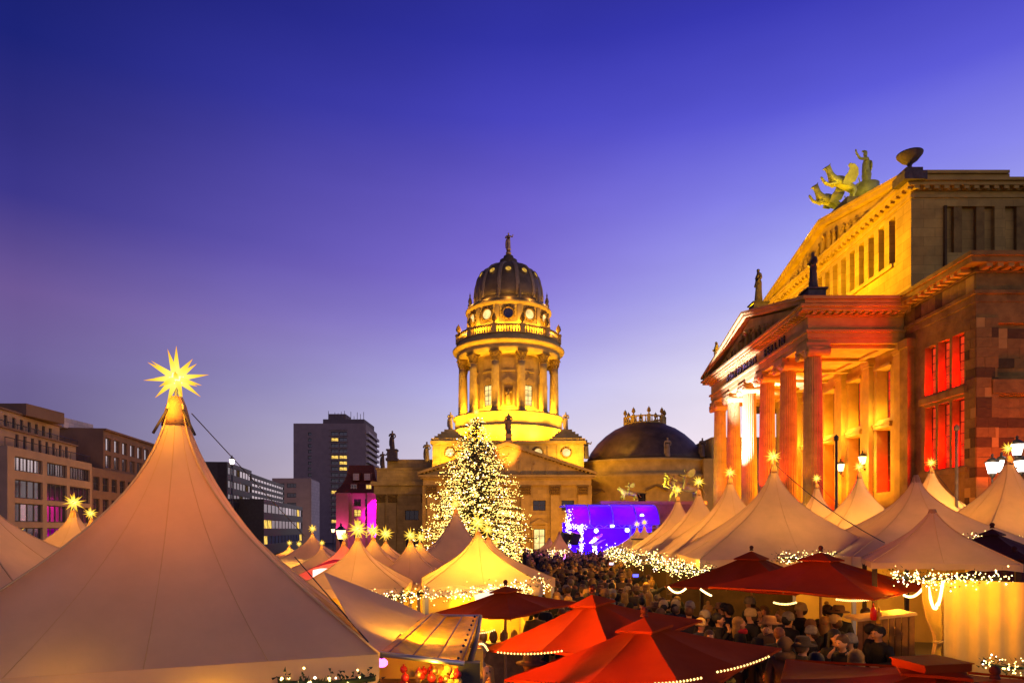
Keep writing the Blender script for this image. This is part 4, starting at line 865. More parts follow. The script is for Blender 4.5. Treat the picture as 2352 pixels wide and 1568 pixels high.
    if lampw: lamp('POINT', (p.x, p.y, E-lz), lcol, lampw*1.05, size=.25)
    tent_last[0] = t
    return t
redw = pm('red_glaze', (.5, .02, .015), .1, 3, .3, 0)
# --- the largest tent, bottom left
T1 = tent('largest cream tent, filling the lower left of the view, with a glowing star', 405, 930, 5.61, 1.5, 2.5, 20, lampw=15, walls=(0,), lz=-.7, lcol=(1, .27, .006))
for vx_ in (150, 480, 780): lamp('POINT', P(vx_, 1632, 4.2), (1, .52, .01), 3.2, size=.05)
star('largest star lamp, on the peak of the big tent at left', 405, 868, 5.61, .272, 12)
def wire(t_, A, B): k = MB(); A = Vector(A); B = Vector(B); k.tube([A.lerp(B, i/6)-Vector((0, 0, .15*4*(i/6)*(1-i/6)))-t_.location for i in range(7)], .012, 4); o = k.build('guy_wire', ropem, t_); o.rotation_euler = (0, 0, -t_.rotation_euler.z); return o
k = MB(); k.tube([(.12, 0, 1.9+2.5), (1.2, 3.5, 3.3)], .006, 4); k.tube([(1.0, 1.2, 3.1), (1.45, -1.3, 2.56)], .007, 4); k.build('guy_wire', ropem, T1)
for a_ in (-.6, .6):
    k = MB(); k.tube([(.06*sin(a_*2), -.06, 4.42), (.12*sin(a_*2), -.1, 4.3), (.17*sin(a_*2), -.12, 4.2)], .012, 5); k.build('strap', ropem, T1)
# canvas apron that carries the right-hand face of the big tent on to the clear awning
k = MB(); n = 14; cr_ = [P(742, 1312, 6.9), P(985, 1411, 6.7), P(868, 1499, 4.83), P(800, 1420, 5.2)]; vs = []; iv = Matrix.Rotation(-T1.rotation_euler.z, 4, 'Z')
for i in range(n+1):
    for j in range(n+1):
        u, v = i/n, j/n; p = cr_[0]*(1-u)*(1-v)+cr_[1]*u*(1-v)+cr_[2]*u*v+cr_[3]*(1-u)*v; p = p+Vector((0, 0, -.05*sin(pi*u)*sin(pi*v)+.018*sin(v*15+u*4)*u+.012*sin(v*31)*u*u)); vs.append(iv @ (p-T1.location))
k.add(vs, [(i*(n+1)+j, i*(n+1)+j+1, (i+1)*(n+1)+j+1, (i+1)*(n+1)+j) for i in range(n) for j in range(n)], True); k.build('apron', canvas, T1)
lamp('POINT', P(925, 1440, 5.6)-Vector((0, 0, .4)), (1, .47, .015), 22, size=.1)
# --- left background
tent('cream tent cut off by the left picture edge, without its peak in view', -75, 1105, 9.5, 2.1, 2.35, 8, lampw=60)
tent('small pink-lit tent near the left edge, in front of the stone office block', 42, 1243, 22, 1.6, 2.2, 10, canvas_pinklit, lampw=200, lcol=(1, .3, .14)); star('star lamp near the left edge, lower left of the office windows', 40, 1224, 22, .27)
tent('far tent with a small star, partly hidden right of the left-edge tents', 70, 1277, 30, 1.6, 1.5, 0, lampw=200); star('small blurred star lamp low at the left edge', 70, 1263, 30, .22, big=True)
tent('pale tent rising behind the left slope of the largest tent', 170, 1178, 15.9, 2.1, 2.2, 12, lampw=130); star('star lamp in front of the office block, left of the largest tent', 170, 1153, 15.9, .28)
tent('tent hidden behind the largest tent, only its star showing', 212, 1195, 22, 1.8, 2.2, 0, lampw=0); star('star lamp half cut by the left slope of the largest tent', 208, 1178, 22, .26)
# --- left middle row
tent('bright yellow small tent far back, before the concrete tower block', 718, 1227, 35, 1.75, 1.7, 8, lampw=1150, ex=1.35, lcol=(1, .55, .08)); star('small star lamp on the bright yellow far tent', 718, 1213, 35, .29)
tent('small grey tent in front of the far yellow tent', 739, 1256, 30, 1.25, 1.6, 4, lampw=40); star('tiny star lamp before the bright yellow far tent', 739.6, 1246, 30, .17, 2, big=False)
tent('leftmost of the two narrow tents just right of the largest tent', 665, 1257, 38, 1.6, 1.6, 4, lampw=200); star('tiny star lamp, left one of the pair right of the largest tent', 665, 1246, 38, .2, big=False)
tent('right one of the two narrow tents just right of the largest tent', 687, 1260, 36, 1.7, 1.6, 4, lampw=200); star('tiny star lamp, right one of the pair right of the largest tent', 687, 1248, 36, .2, big=False)
tent('pink-red lit tent left of the grey tent with the big bright star', 790, 1247, 24, 1.5, 1.7, 0, canvas_pinklit, lampw=420, lcol=(1, .16, .08)); star('small star lamp on the pink-red tent', 791, 1231, 24, .2, 3, big=False)
tent('grey-brown tent with a big bright star at the front of the left row', 822, 1240, 16.6, 1.28, 2.0, 4, lampw=100, walls=(0,), counter=True, drapes=True, ex=1.35); star('big bright star lamp, leftmost of the close group of three', 822, 1215, 16.6, .32, 6)
tent('cream tent directly behind the front grey-brown tent of the left row', 858, 1240, 19.5, 1.5, 2.0, 4, lampw=110, walls=(0,), ex=1.4); star('star lamp, middle one of the close group of three', 857, 1218, 19.5, .3)
tent('third tent of the left row, behind the cream one', 886, 1248, 21.5, 1.7, 2.0, 4, lampw=110, walls=(0,), ex=1.4); star('star lamp, rightmost of the close group of three', 886, 1225, 21.5, .32)
tent('cream tent left of the tall purple-brown tent, under a pair of stars', 943, 1247, 19, 1.15, 1.95, 6, lampw=90, walls=(0,), ex=1.4); star('star lamp, left one of the overlapping pair beside the tall tent', 943, 1229, 19, .26)
tent('tent behind the cream one, under the right star of the pair', 965, 1250, 22, 1.5, 1.95, 6, lampw=90, walls=(0,), ex=1.4); star('star lamp, right one of the overlapping pair beside the tall tent', 966, 1233, 22, .26)
tent('tall purple-brown tent in front of the Christmas tree', 1047, 1172, 25, 2.2, 1.7, 8, lampw=45, walls=(0,), ex=1.45); star('star lamp on the tall tent, against the Christmas tree', 1046, 1156, 25, .27, 3)
tent('bright golden tent in the middle, lit from inside', 1098, 1226, 16.2, 1.36, 2.12, 9, lampw=520, walls=(0, 1), counter=True, drapes=True, ex=1.3, lz=.55, lcol=(1, .50, .035)); star('large bright star lamp on the golden tent in the middle', 1098, 1200, 16.2, .33, 6)
tent('tent mostly hidden behind the golden tent', 1122, 1238, 20, 1.7, 2.0, 9, lampw=80, ex=1.4); star('star lamp half hidden behind the golden tent star', 1120, 1216, 20, .28, 3)
tent('last tent of the row, hidden behind the golden one', 1137, 1258, 25, 1.6, 1.7, 9, lampw=60, ex=1.4); star('small star lamp low on the Christmas tree, right of the golden tent', 1138, 1245, 25, .18, 2, big=False)
# --- right side
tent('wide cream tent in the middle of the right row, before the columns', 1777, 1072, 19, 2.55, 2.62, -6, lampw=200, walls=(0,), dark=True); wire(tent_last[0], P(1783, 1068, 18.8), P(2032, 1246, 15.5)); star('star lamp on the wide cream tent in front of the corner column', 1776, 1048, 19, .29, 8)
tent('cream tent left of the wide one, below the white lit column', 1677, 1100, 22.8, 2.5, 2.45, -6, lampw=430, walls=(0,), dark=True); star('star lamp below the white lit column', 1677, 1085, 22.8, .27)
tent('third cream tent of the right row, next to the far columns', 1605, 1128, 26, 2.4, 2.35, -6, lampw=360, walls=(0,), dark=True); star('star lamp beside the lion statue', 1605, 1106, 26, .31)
tent('fourth cream tent of the right row, overlapping the lion statue', 1557, 1143, 30, 2.4, 2.2, -6, lampw=360, walls=(0,), dark=True); star('star lamp in front of the lion statue forelegs', 1557, 1125, 30, .29)
tent('small tent right of the blue stage, right one of two', 1480, 1210, 38, 1.9, 1.9, -6, lampw=110, walls=(0,)); star('small star lamp right of the blue stage, right one of two', 1480, 1199, 38, .24, 3)
tent('small tent right of the blue stage, left one of two', 1463, 1213, 42, 2.1, 1.9, -6, lampw=110, walls=(0,)); star('small star lamp right of the blue stage, left one of two', 1463, 1203, 42, .28, 3)
tent('yellow-lit tent half hidden right of the corner column foot', 1876, 1113, 30, 2.1, 2.6, -4, lampw=800); wire(tent_last[0], P(1879, 1108, 29.5), P(1960, 1180, 26)); star('star lamp at the foot of the corner column', 1876, 1098, 30, .27)
tent('yellow-lit tent below the portico wall lantern', 1974, 1088, 25.5, 2.4, 2.6, -6, lampw=640); star('star lamp below the portico wall lantern', 1974, 1071, 25.5, .28)
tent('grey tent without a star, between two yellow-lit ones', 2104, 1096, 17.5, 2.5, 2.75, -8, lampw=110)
tent('yellow-lit tent below the three red wing windows', 2139, 1077, 27, 2.3, 3.2, -8, lampw=800); wire(tent_last[0], P(2142, 1075, 27), P(2262, 1205, 22)); star('star lamp below the three red wing windows', 2139, 1062, 27, .27)
tent('tent at the right picture edge in front of the street candelabra', 2317, 1052, 18.5, 2.3, 2.8, -4, lampw=260); star('star lamp beside the candelabra at the right edge', 2316, 1029, 18.5, .22)
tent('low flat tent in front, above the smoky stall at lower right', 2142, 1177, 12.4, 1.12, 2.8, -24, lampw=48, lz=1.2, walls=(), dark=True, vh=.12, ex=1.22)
tent('pale tent beside the left side of the blue stage', 1285, 1222, 50, 1.0, 1.5, 10, lampw=60, walls=(0,), ex=1.3)
tent('low pale tent far left of the blue stage', 1262, 1236, 54, 1.0, 1.5, 10, lampw=40, walls=(0,), ex=1.3)
# --- fir garlands with fairy lights
def garland(label, A, B, sagz=.0, th=.16, nb=60, seed=0, group='lit fir garlands under the tent eaves', leaves=True):
    q = random.Random(seed); A = Vector(A); B = Vector(B); t = thing('light_garland', label, 'garland', A, 0, group); Ls = (B-A).length
    if leaves:
        m = MB()
        for i in range(int(Ls*260)):
            u = q.random(); c = (B-A)*u+Vector((q.gauss(0, th*.45), q.gauss(0, th*.4), q.gauss(0, th*.5)-sagz*4*u*(1-u))); d = Vector((q.uniform(-1, 1), q.uniform(-1, 1), q.uniform(-1, 1))).normalized()*q.uniform(.5, 1.1)*(.03+.0035*A.y); w = d.orthogonal().normalized()*.011
            m.add([c-w, c+w, c+d], [(0, 1, 2)])
        m.tube([(B-A)*(i/6)-Vector((0, 0, sagz*4*(i/6)*(1-i/6))) for i in range(7)], .02, 5); m.build('greenery', leafm, t)['kind'] = 'stuff'
    m = MB()
    for i in range(int(nb*2.3)):
        u = q.random(); c = (B-A)*u+Vector((q.gauss(0, th*.55), -abs(q.gauss(0, th*.5)), q.gauss(0, th*.6)-sagz*4*u*(1-u))); m.m = 0 if q.random() < .8 else 1
        m.octa(c, q.uniform(.55, 1.1)*(.009+.00042*A.y))
    m.build('bulbs', [bulb, bulbw], t)['kind'] = 'stuff'
    return t
def PV(x, y, Z): return P(x, y, Z)
garland('lit fir garland under the front eave of the grey-brown tent', PV(815, 1371, 15.2), PV(950, 1367, 15), .04, .14, 70, 1)
garland('lit fir garland under the front eave of the golden tent', PV(958, 1362, 14.7), PV(1215, 1347, 15.0), .05, .14, 130, 2)
garland('short lit fir garland hanging right of the golden tent corner', PV(1218, 1345, 15), PV(1245, 1340, 17), .1, .2, 60, 3)
garland('long lit fir garland along the eaves of the right-hand tent row', (5.0, 34, 2.3), (4.95, 22.2, 2.32), .1, .26, 230, 4)
garland('lit fir garland right of the long one, ending behind the dark red parasol', (4.95, 22, 2.34), (4.9, 16.2, 2.36), .08, .2, 170, 5)
garland('lit fir garland under the wide cream tent, between two parasols', PV(1785, 1281, 16.3), PV(1990, 1269, 16.6), .06, .16, 90, 6)
garland('lit fir garland under the grey tent without a star', PV(2125, 1243, 15.0), PV(2250, 1236, 15.2), .05, .16, 60, 7)
garland('lit fir garland at the right picture edge', PV(2320, 1242, 16), PV(2380, 1244, 16), .02, .14, 30, 8)
garland('lit fir garland above the smoky stall, in front', PV(2050, 1322, 9.6), PV(2305, 1331, 9.0), .02, .11, 110, 9)
garland('lit garland of the pale tents left of the stage', PV(1262, 1262, 48), PV(1300, 1265, 48), .3, .3, 60, 10)
garland('lit fir garland below the valance of the largest tent', PV(640, 1566, 4.45), PV(862, 1556, 4.5), .02, .07, 14, 11)
garland('lit fir garland low in the bottom right corner', PV(2255, 1520, 8.2), PV(2360, 1532, 8.2), .03, .1, 26, 12)
# --- parasols
def parasol(label, vx, vy, Z, hd, ze, rz, mat, cap=True, pole=True, tilt=0, ball=True, group='red parasols over the standing crowd'):
    """square parasol: hd = half diagonal, ze = height of the corners"""
    p = P(vx, vy, Z); gz = g(p.x, p.y); t = thing('parasol', label, 'parasol', (p.x, p.y, gz), radians(rz), group); zt = p.z-.16-gz; zc = ze-gz
    cor = [Vector((hd*cos(k*pi/2), hd*sin(k*pi/2), zc+tilt*hd*cos(k*pi/2+radians(rz)))) for k in range(4)]; top = Vector((0, 0, zt))
    rim = []
    for k in range(4): a, c = cor[k], cor[(k+1) % 4]; rim += [a, (a+c)/2+Vector((0, 0, .03))]
    for k in range(8):
        a, c = rim[k], rim[(k+1) % 8]; m = MB(); n = 6; vs = []
        for i in range(n+1):
            f = i/n
            for j in range(5):
                q = top.lerp(a.lerp(c, j/4), f); s_ = j/4; q = q-Vector((0, 0, .05*f*4*s_*(1-s_)+.05*sin(pi*f)*.6)); vs.append(q)
        m.add(vs, [(i*5+j, i*5+j+1, (i+1)*5+j+1, (i+1)*5+j) for i in range(n) for j in range(4)], True)
        m.add([a, c, c-Vector((0, 0, .03)), a-Vector((0, 0, .03))], [(0, 1, 2, 3)])
        m.build('canopy_panel', mat, t)
        r_ = MB(); r_.tube([top-Vector((0, 0, .06)), a-Vector((0, 0, .045))], .014, 4); r_.build('rib', polew, t)
    if cap:
        m = MB(); h = .21
        for k in range(8):
            a = (rim[k]-top)*h+top+Vector((0, 0, .05)); c = (rim[(k+1) % 8]-top)*h+top+Vector((0, 0, .05)); m.add([top+Vector((0, 0, .07)), a, c], [(0, 1, 2)]); m.quad(a, c, c-Vector((0, 0, .03)), a-Vector((0, 0, .03)))
        m.build('vent_cap', mat, t)
    m = MB(); m.lathe([(.05, zt+.08), (.035, zt+.12)], n=8); m.ball((0, 0, zt+.155), .05, 10)
    if ball: m.build('finial', umbd, t)
    if pole: m = MB(); m.lathe([(.03, -.05), (.03, zt)], n=8, cap=False); m.build('pole', polew, t)
    return t
parasol('nearest red parasol, largest, at the bottom centre', 1480, 1400, 8.0, 1.72, 1.76, 3, umb, tilt=.1)
parasol('red parasol directly behind the nearest one, glowing orange on its left side', 1360, 1350, 9.6, 1.64, 1.85, 2, umb, tilt=.13)
parasol('smaller brown-red parasol left of the other front ones, beside the clear awning', 1161, 1335, 13.6, 1.6, 1.76, 4, umb, tilt=.07)
parasol('dark red parasol in front of the wide cream tent, with a lit rope below', 1885, 1257, 13, 2.2, 2.25, -4, umb)
parasol('dark red parasol left of the wide one, further back over the crowd', 1726, 1256, 15.6, 2.1, 2.06, 4, umb)
parasol('black-brown parasol at the right edge behind the flat tent', 2279, 1204, 14.2, 1.3, 2.85, -10, umbd)
parasol('second black-brown parasol, lower, under the flat tent edge at right', 2330, 1258, 12.6, 1.5, 2.4, 10, umbd)
parasol('red parasol with a flat boxy cap at the bottom right', 2140, 1500, 6.6, 2.0, 1.72, 20, umb, ball=False)
parasol('brown-red parasol in the bottom right corner', 2285, 1538, 6.2, 1.3, 1.55, 30, umb)
t = thing('folded_cover', 'flat red box-shaped cover on top of the bottom right parasol', 'cover', P(2138, 1506, 6.55)-Vector((0, 0, .06)), radians(12)); b = MB(); b.box(-.27, .27, -.21, .21, -.06, .012); b.box(-.285, .285, -.225, .225, .012, .024); b.build('cover', umb, t)
def string_light(label, pts, rad=.013, bulbs=True, n=18, mat=None, group='lit rope strings under the parasols'):
    pts = [Vector(p) for p in pts]; t = thing('rope_light', label, 'string lights', pts[0], 0, group); m = MB(); m.tube([p-pts[0] for p in pts], rad*(.5 if bulbs else 1), 5); m.build('cable', drape if bulbs else rope_light, t)
    if bulbs:
        m = MB(); d = [0]
        for a, c in zip(pts, pts[1:]): d.append(d[-1]+(c-a).length)
        for i in range(n):
            s_ = d[-1]*i/(n-1); k = max(j for j in range(len(d)) if d[j] <= s_+1e-9); k = min(k, len(pts)-2); q = pts[k].lerp(pts[k+1], (s_-d[k])/(d[k+1]-d[k])); m.octa(q-pts[0], rad*1.05)
        m.build('bulbs', bulb_soft, t)
    return t
def arc(a, c, s_, n=8): a = Vector(a); c = Vector(c); return [a.lerp(c, i/n)-Vector((0, 0, s_*4*(i/n)*(1-i/n))) for i in range(n+1)]
string_light('lit rope along the front right edge of the nearest parasol', arc(P(1648, 1542, 6.9), P(1765, 1507, 7.5), .02), .014, True, 17)
string_light('lit rope at the bottom of the nearest parasol', arc(P(1505, 1569, 6.3), P(1610, 1556, 6.5), .01), .014, True, 14)
string_light('lit rope under the second red parasol', arc(P(1144, 1497, 8.4), P(1290, 1494, 8.2), .03), .014, True, 20)
string_light('short lit rope left of the second red parasol', arc(P(1102, 1453, 9.4), P(1135, 1446, 9.8), .01), .014, True, 8)
string_light('short drooping rope light beside the clear awning pole', arc(P(1102, 1478, 8), P(1120, 1492, 8.2), -.03), .014, True, 8)
string_light('sagging rope light under the left corner of the far dark red parasol', arc(P(1535, 1347, 15), P(1575, 1351, 14.6), .11), .022, False)
string_light('rope light under the front edge of the far dark red parasol', arc(P(1609, 1352, 14.2), P(1634, 1367, 14), .01), .022, False)
string_light('sagging rope light under the left edge of the wide dark red parasol', arc(P(1778, 1383, 11.4), P(1828, 1383, 11.4), .03), .02, True, 16)
string_light('rope light under the right edge of the wide dark red parasol', arc(P(1922, 1376, 11.3), P(2033, 1368, 12), .05), .02, True, 26)
string_light('rope light in the right corner of the wide dark red parasol', arc(P(2076, 1366, 11.5), P(2120, 1350, 11.6), .08), .022, False)
string_light('rope light hanging in a deep loop before the drape', arc(P(2132, 1346, 9.4), P(2166, 1333, 9.3), .36, 12), .02, False)
string_light('rope light hanging in a second deep loop before the drape', arc(P(2131, 1350, 9.45), P(2166, 1340, 9.35), .28, 12), .016, False)
string_light('rope light under the black-brown parasol', arc(P(2303, 1298, 14), P(2352, 1284, 14), .04), .02, True, 12)
# --- clear awning beside the largest tent
t = thing('awning', 'clear plastic awning with a bent dark pole between the largest tent and the parasols', 'awning', P(1000, 1460, 5.6))
clear = pm('gold_lit_vinyl', (.62, .34, .02), .4, 5, .25, .8, spec=.35, transl=.6, bscale=7)  # clear sheet, the golden stall light is put into its base colour
q = [P(868, 1500, 4.75), P(978, 1412, 6.4), P(1104, 1414, 6.3), P(1066, 1523, 4.72)]; m = MB(); n = 10; vs = []
for i in range(n+1):
    for j in range(n+1):
        u, v = i/n, j/n; p = q[0]*(1-u)*(1-v)+q[3]*u*(1-v)+q[2]*u*v+q[1]*(1-u)*v; p = p+Vector((0, 0, -.06*sin(pi*u)*sin(pi*v)+.035*sin(u*9)*(1-u)*sin(v*7+u*3))); vs.append(p-t.location)
m.add(vs, [(i*(n+1)+j, (i+1)*(n+1)+j, (i+1)*(n+1)+j+1, i*(n+1)+j+1) for i in range(n) for j in range(n)], True); m.build('sheet', clear, t)
m = MB(); m.tube([q[0]-t.location, q[3]-t.location], .02, 6); m.build('front_bar', alu, t)
for i in (0, 1, 2, 3): m = MB(); m.tube([q[0].lerp(q[3], .12+i*.285)-t.location+Vector((0, 0, .012)), q[1].lerp(q[2], .12+i*.285)-t.location+Vector((0, 0, .012))], .0065, 5); m.build('frame_bar', polew, t)
m = MB(); m.tube([q[1]-t.location, q[2]-t.location], .015, 6); m.build('rear_bar', alu, t)
m = MB(); m.tube([q[2]-t.location, P(1094, 1470, 5.5)-t.location, P(1080, 1520, 4.95)-t.location, P(1075, 1600, 4.9)-t.location], [.016, .022, .028, .028], 8); m.build('pole', dmet, t)
m = MB(); m.box(-.08, .08, -.05, .05, -.12, .03); m.build('bracket', dmet, t, loc=P(1078, 1528, 4.9)-t.location)
for i in range(9):
    m = MB(); m.ball((0, 0, 0), .012, 6); m.build('eyelet', dmet, t, loc=q[3].lerp(q[2], (i+.5)/9)+Vector((-.05, 0, .015))-t.location)
# --- goods under the awning
t = thing('display_shelf', 'lit display shelf under the clear awning carrying red baubles', 'shelf', P(1000, 1560, 5.0)); m = MB(); m.box(-.5, .35, -.2, .3, -.3, -.06); m.build('board', wood, t); m = MB(); m.box(-.5, .35, .32, .35, -.1, .18); m.build('back_panel', drape, t)
bm_ = MB(); bm_.ball((0, 0, 0), .032, 10); bm_.lathe([(.008, .03), (.008, .045)], n=6); baub = bm_.mesh('bauble', redw)
for i in range(34):
    x = 925+R.uniform(0, 140); y = R.uniform(1536, 1572); o = link('bauble', baub, None, P(x, y, 4.9+R.uniform(-.1, .2)), None, (R.uniform(.7, 1.1),)*3); setm(o, R.choice([redw, redw, redw, gold, drape])); tagp(o, 'small %s bauble on the crowded display shelf under the clear awning' % {'red_glaze': 'red', 'gilding': 'gold'}.get(o.material_slots[0].material.name, 'cream'), 'bauble', 'baubles under the clear awning')
lamp('POINT', P(1000, 1530, 4.7), (1, .5, .03), 12, size=.05); lamp('POINT', P(960, 1500, 5.4)-Vector((0, 0, .25)), (1, .48, .02), 50, size=.05); lamp('POINT', P(1040, 1480, 5.3)-Vector((0, 0, .3)), (1, .5, .02), 60, size=.05)
# ---------------------------------------------------------------- Christmas tree
tp = P(1095, 958, 90); tz = g(tp.x, tp.y); X = thing('christmas_tree', 'tall Christmas tree covered in warm fairy lights in front of the cathedral', 'tree', (tp.x, tp.y, tz)); th_ = tp.z-tz
q = random.Random(5); m = MB(); bl_ = MB(); br = MB()
for lev in range(46):
    f = (lev+.6)/46.5; z = th_*(1-.965*f)
    rmax = (.4+8.1*f**.68)*(1+.10*sin(lev*1.9)); nb = int(6+18*f)
    for k in range(nb):
        a = 2*pi*k/nb+lev*1.3+q.uniform(-.2, .2); ln = rmax*q.uniform(.62, 1.14); lit_ = q.choice([.35, .7, 1.2, 1.7]); dr = -.16*ln-.05*ln*f; tipv = Vector((ln*cos(a), ln*sin(a), dr+.28*ln*.3))
        base = Vector((0, 0, z)); br.tube([base, base+tipv*.5+Vector((0, 0, -.04*ln)), base+tipv], [.05, .03, .012], 3)
        for s_ in range(int(5+ln*5.5)):
            u = q.uniform(.18, 1.02); c = base+tipv*u+Vector((0, 0, -.1*sin(pi*u)*ln*.4)); w = (1.05-u)*.55+.18
            for e in range(3):
                d = Vector((q.gauss(0, 1), q.gauss(0, 1), q.gauss(-.15, .45))).normalized()*q.uniform(.3, .8)*w; o = d.orthogonal().normalized()*.075
                m.add([c-o, c+o, c+d], [(0, 1, 2)])
        for s_ in range(int((3.5+ln*(1.25+1.1*f))*lit_)):
            u = q.uniform(.35, 1.05)**.7; c = base+tipv*u+Vector((q.gauss(0, .16), q.gauss(0, .16), q.gauss(0, .14)+.05)); bl_.m = 0 if q.random() < .93 else 1; bl_.octa(c, q.uniform(.035, .08))
tk = MB(); tk.lathe([(.28, -.3), (.2, th_*.5), (.04, th_)], n=10); tk.build('trunk', wood, X)
br.build('branches', wood, X)['kind'] = 'stuff'; m.build('needles', pm('needles', (.045, .055, .02), .5, 2, .8, 0), X)['kind'] = 'stuff'; bl_.build('fairy_lights', [em('tree_bulb', (1, .62, .13), 6, sample=False), bulbw], X)['kind'] = 'stuff'
star('white star on the tip of the Christmas tree', 1094, 946, 90, .75, 0, rz=.4, group='tree top star')
for a in range(5): lamp('POINT', (tp.x+7*cos(a*1.25+3.2), tp.y+7*sin(a*1.25+3.2), 3+2.8*a), (1, .55, .05), 700, size=1.2)
# ---------------------------------------------------------------- blue lit stage
SZ = 57.; sp = P(1395, 1288, SZ); gz = g(sp.x, sp.y); T = thing('stage', 'open-air stage bathed in blue light under a purple vaulted canopy', 'stage', (sp.x, sp.y, gz)); fz = sp.z-gz
blue = pm('stage_backdrop', (.10, .02, .85), .1, 2, .6, .05); vinyl = pm('stage_vinyl', (.20, .03, .85), .12, 3, .25, .3, spec=.6, transl=.55, bscale=3)
m = MB(); m.box(-3.6, 4, -.2, 6, -.2, fz); m.build('platform', pm('stage_front', (.08, .07, .3), .1, 2, .5, 0), T)
m = MB(); m.box(-3.5, 3.9, 5.4, 5.5, fz, fz+3.4); m.build('back_wall', blue, T); m = MB(); m.box(3.8, 3.9, 0, 5.4, fz, fz+3.4); m.build('side_wall', blue, T)
def vault(mb, x0, x1, n=8):
    a = [(x0, .2-2.6+2.8*(1-cos(pi/2*i/n)), fz+3.15+1.75*sin(pi/2*i/n)) for i in range(n+1)]; c = [(x1, y, z) for _, y, z in a]; mb.add(a+c, [(i, i+1, n+2+i, n+1+i) for i in range(n)], True)
for i in range(4): m = MB(); vault(m, -3.75+1.96*i, -3.75+1.96*(i+1)-.06); m.build('canopy_panel', vinyl, T)
m = MB(); m.box(-3.8, 4.1, .38, 5.6, fz+4.88, fz+4.96); m.build('roof_sheet', vinyl, T)
for x in (-3.75, -1.8, .15, 2.1, 4.05):
    a = [(x, .2-2.6+2.8*(1-cos(pi/2*i/8)), fz+3.17+1.75*sin(pi/2*i/8)) for i in range(9)]; m = MB(); m.tube(a, .05, 5); m.build('rib', alu, T)
for x in (-3.65, -2.55, 1.6, 3.9): m = MB(); m.box(x-.07, x+.07, -2.3, -2.16, -.2, fz+3.2); m.build('post', alu, T)
m = MB()
for z in (0, .28): m.tube([(-3.7, -2.2, fz+2.9+z), (4, -2.2, fz+2.9+z)], .04, 5)
for i in range(20): m.tube([(-3.7+.385*i, -2.2, fz+2.9+.28*(i % 2)), (-3.7+.385*(i+1), -2.2, fz+2.9+.28*((i+1) % 2))], .025, 4)
m.build('truss', alu, T)
spotg = em('spot_glow', (.75, .8, 1), 8)
for x, z in ((-1.25, 2.65), (.1, 3.05), (1.35, 2.7), (2.6, 3.9)):
    m = MB(); m.lathe([(.12, -.2), (.2, .2)], n=10, M=Matrix.Rotation(pi/2, 4, 'X')); o = m.build('spotlight', dmet, T, loc=(x, -1.9, fz+z)); m = MB(); m.lathe([(0, 0), (.17, 0)], n=12, M=Matrix.Rotation(pi/2, 4, 'X'), cap=False); m.build('lens', spotg, o, loc=(0, -.22, 0))
for x in (-3.9, -3.1): m = MB(); m.box(-.35, .35, -.3, .3, -.5, .5); m.build('speaker', dmet, T, loc=(x, -2.5, fz+2.0), rot=(.25, .2, .3))
BLU = (.05, .0, 1)
lamp('AREA', (sp.x+.2, sp.y+1.5, sp.z+2.9), BLU, 2600, (sp.x, sp.y+5, sp.z+1), 2); lamp('POINT', (sp.x-2.4, sp.y+2, sp.z+2.2), (.16, .0, 1), 900, size=.3); lamp('POINT', (sp.x+2.4, sp.y+1.5, sp.z+2.2), (.1, .0, 1), 1100, size=.3)
lamp('POINT', (sp.x-2.6, sp.y-1.2, sp.z+3.6), (.5, .01, 1), 200, size=.3); lamp('POINT', (sp.x+1.2, sp.y-.9, sp.z+3.7), (.16, .01, 1), 300, size=.3); lamp('POINT', (sp.x+3.0, sp.y-.6, sp.z+3.7), (.45, .01, 1), 200, size=.3); lamp('POINT', (sp.x-1, sp.y-3.2, sp.z+1.8), (.2, .01, 1), 200, size=.4)
for dx, dz, c_ in ((-2.9, 4.0, (.9, 0, .8)), (-1.3, 4.35, (.8, 0, 1)), (.9, 4.1, (.9, .05, 1)), (2.7, 4.4, (.9, 0, .7)), (1.9, 3.8, (.3, .1, 1))): lamp('POINT', (sp.x+dx, sp.y-1.6+.5*(dz-3.8), sp.z+dz-.35), c_, 26, size=.08)
for yk in (17, 21.5, 27, 33): lamp('POINT', (4.5, yk, 2.5), (1, .55, .06), 26+yk, size=.12)
garland('vertical curtain of fairy lights on the left post of the stage', (sp.x-3.7, sp.y-2.4, sp.z+.1), (sp.x-3.65, sp.y-2.4, sp.z+4.3), 0, .3, 120, 21, 'fairy lights on the stage', False)
garland('vertical fairy lights on the second post of the stage', (sp.x-2.55, sp.y-2.4, sp.z), (sp.x-2.55, sp.y-2.4, sp.z+3.0), 0, .2, 90, 22, 'fairy lights on the stage', False)
garland('fairy lights along the lower front edge of the stage canopy', (sp.x-3.7, sp.y-2.5, sp.z+3.0), (sp.x-2.3, sp.y-2.5, sp.z+3.0), 0, .2, 40, 23, 'fairy lights on the stage', False)
garland('fairy lights right of the performer, partly behind the small tents', (sp.x+2.1, sp.y-2.4, sp.z+1.4), (sp.x+3.2, sp.y-2.4, sp.z+2.2), 0, .35, 70, 24, 'fairy lights on the stage', False)
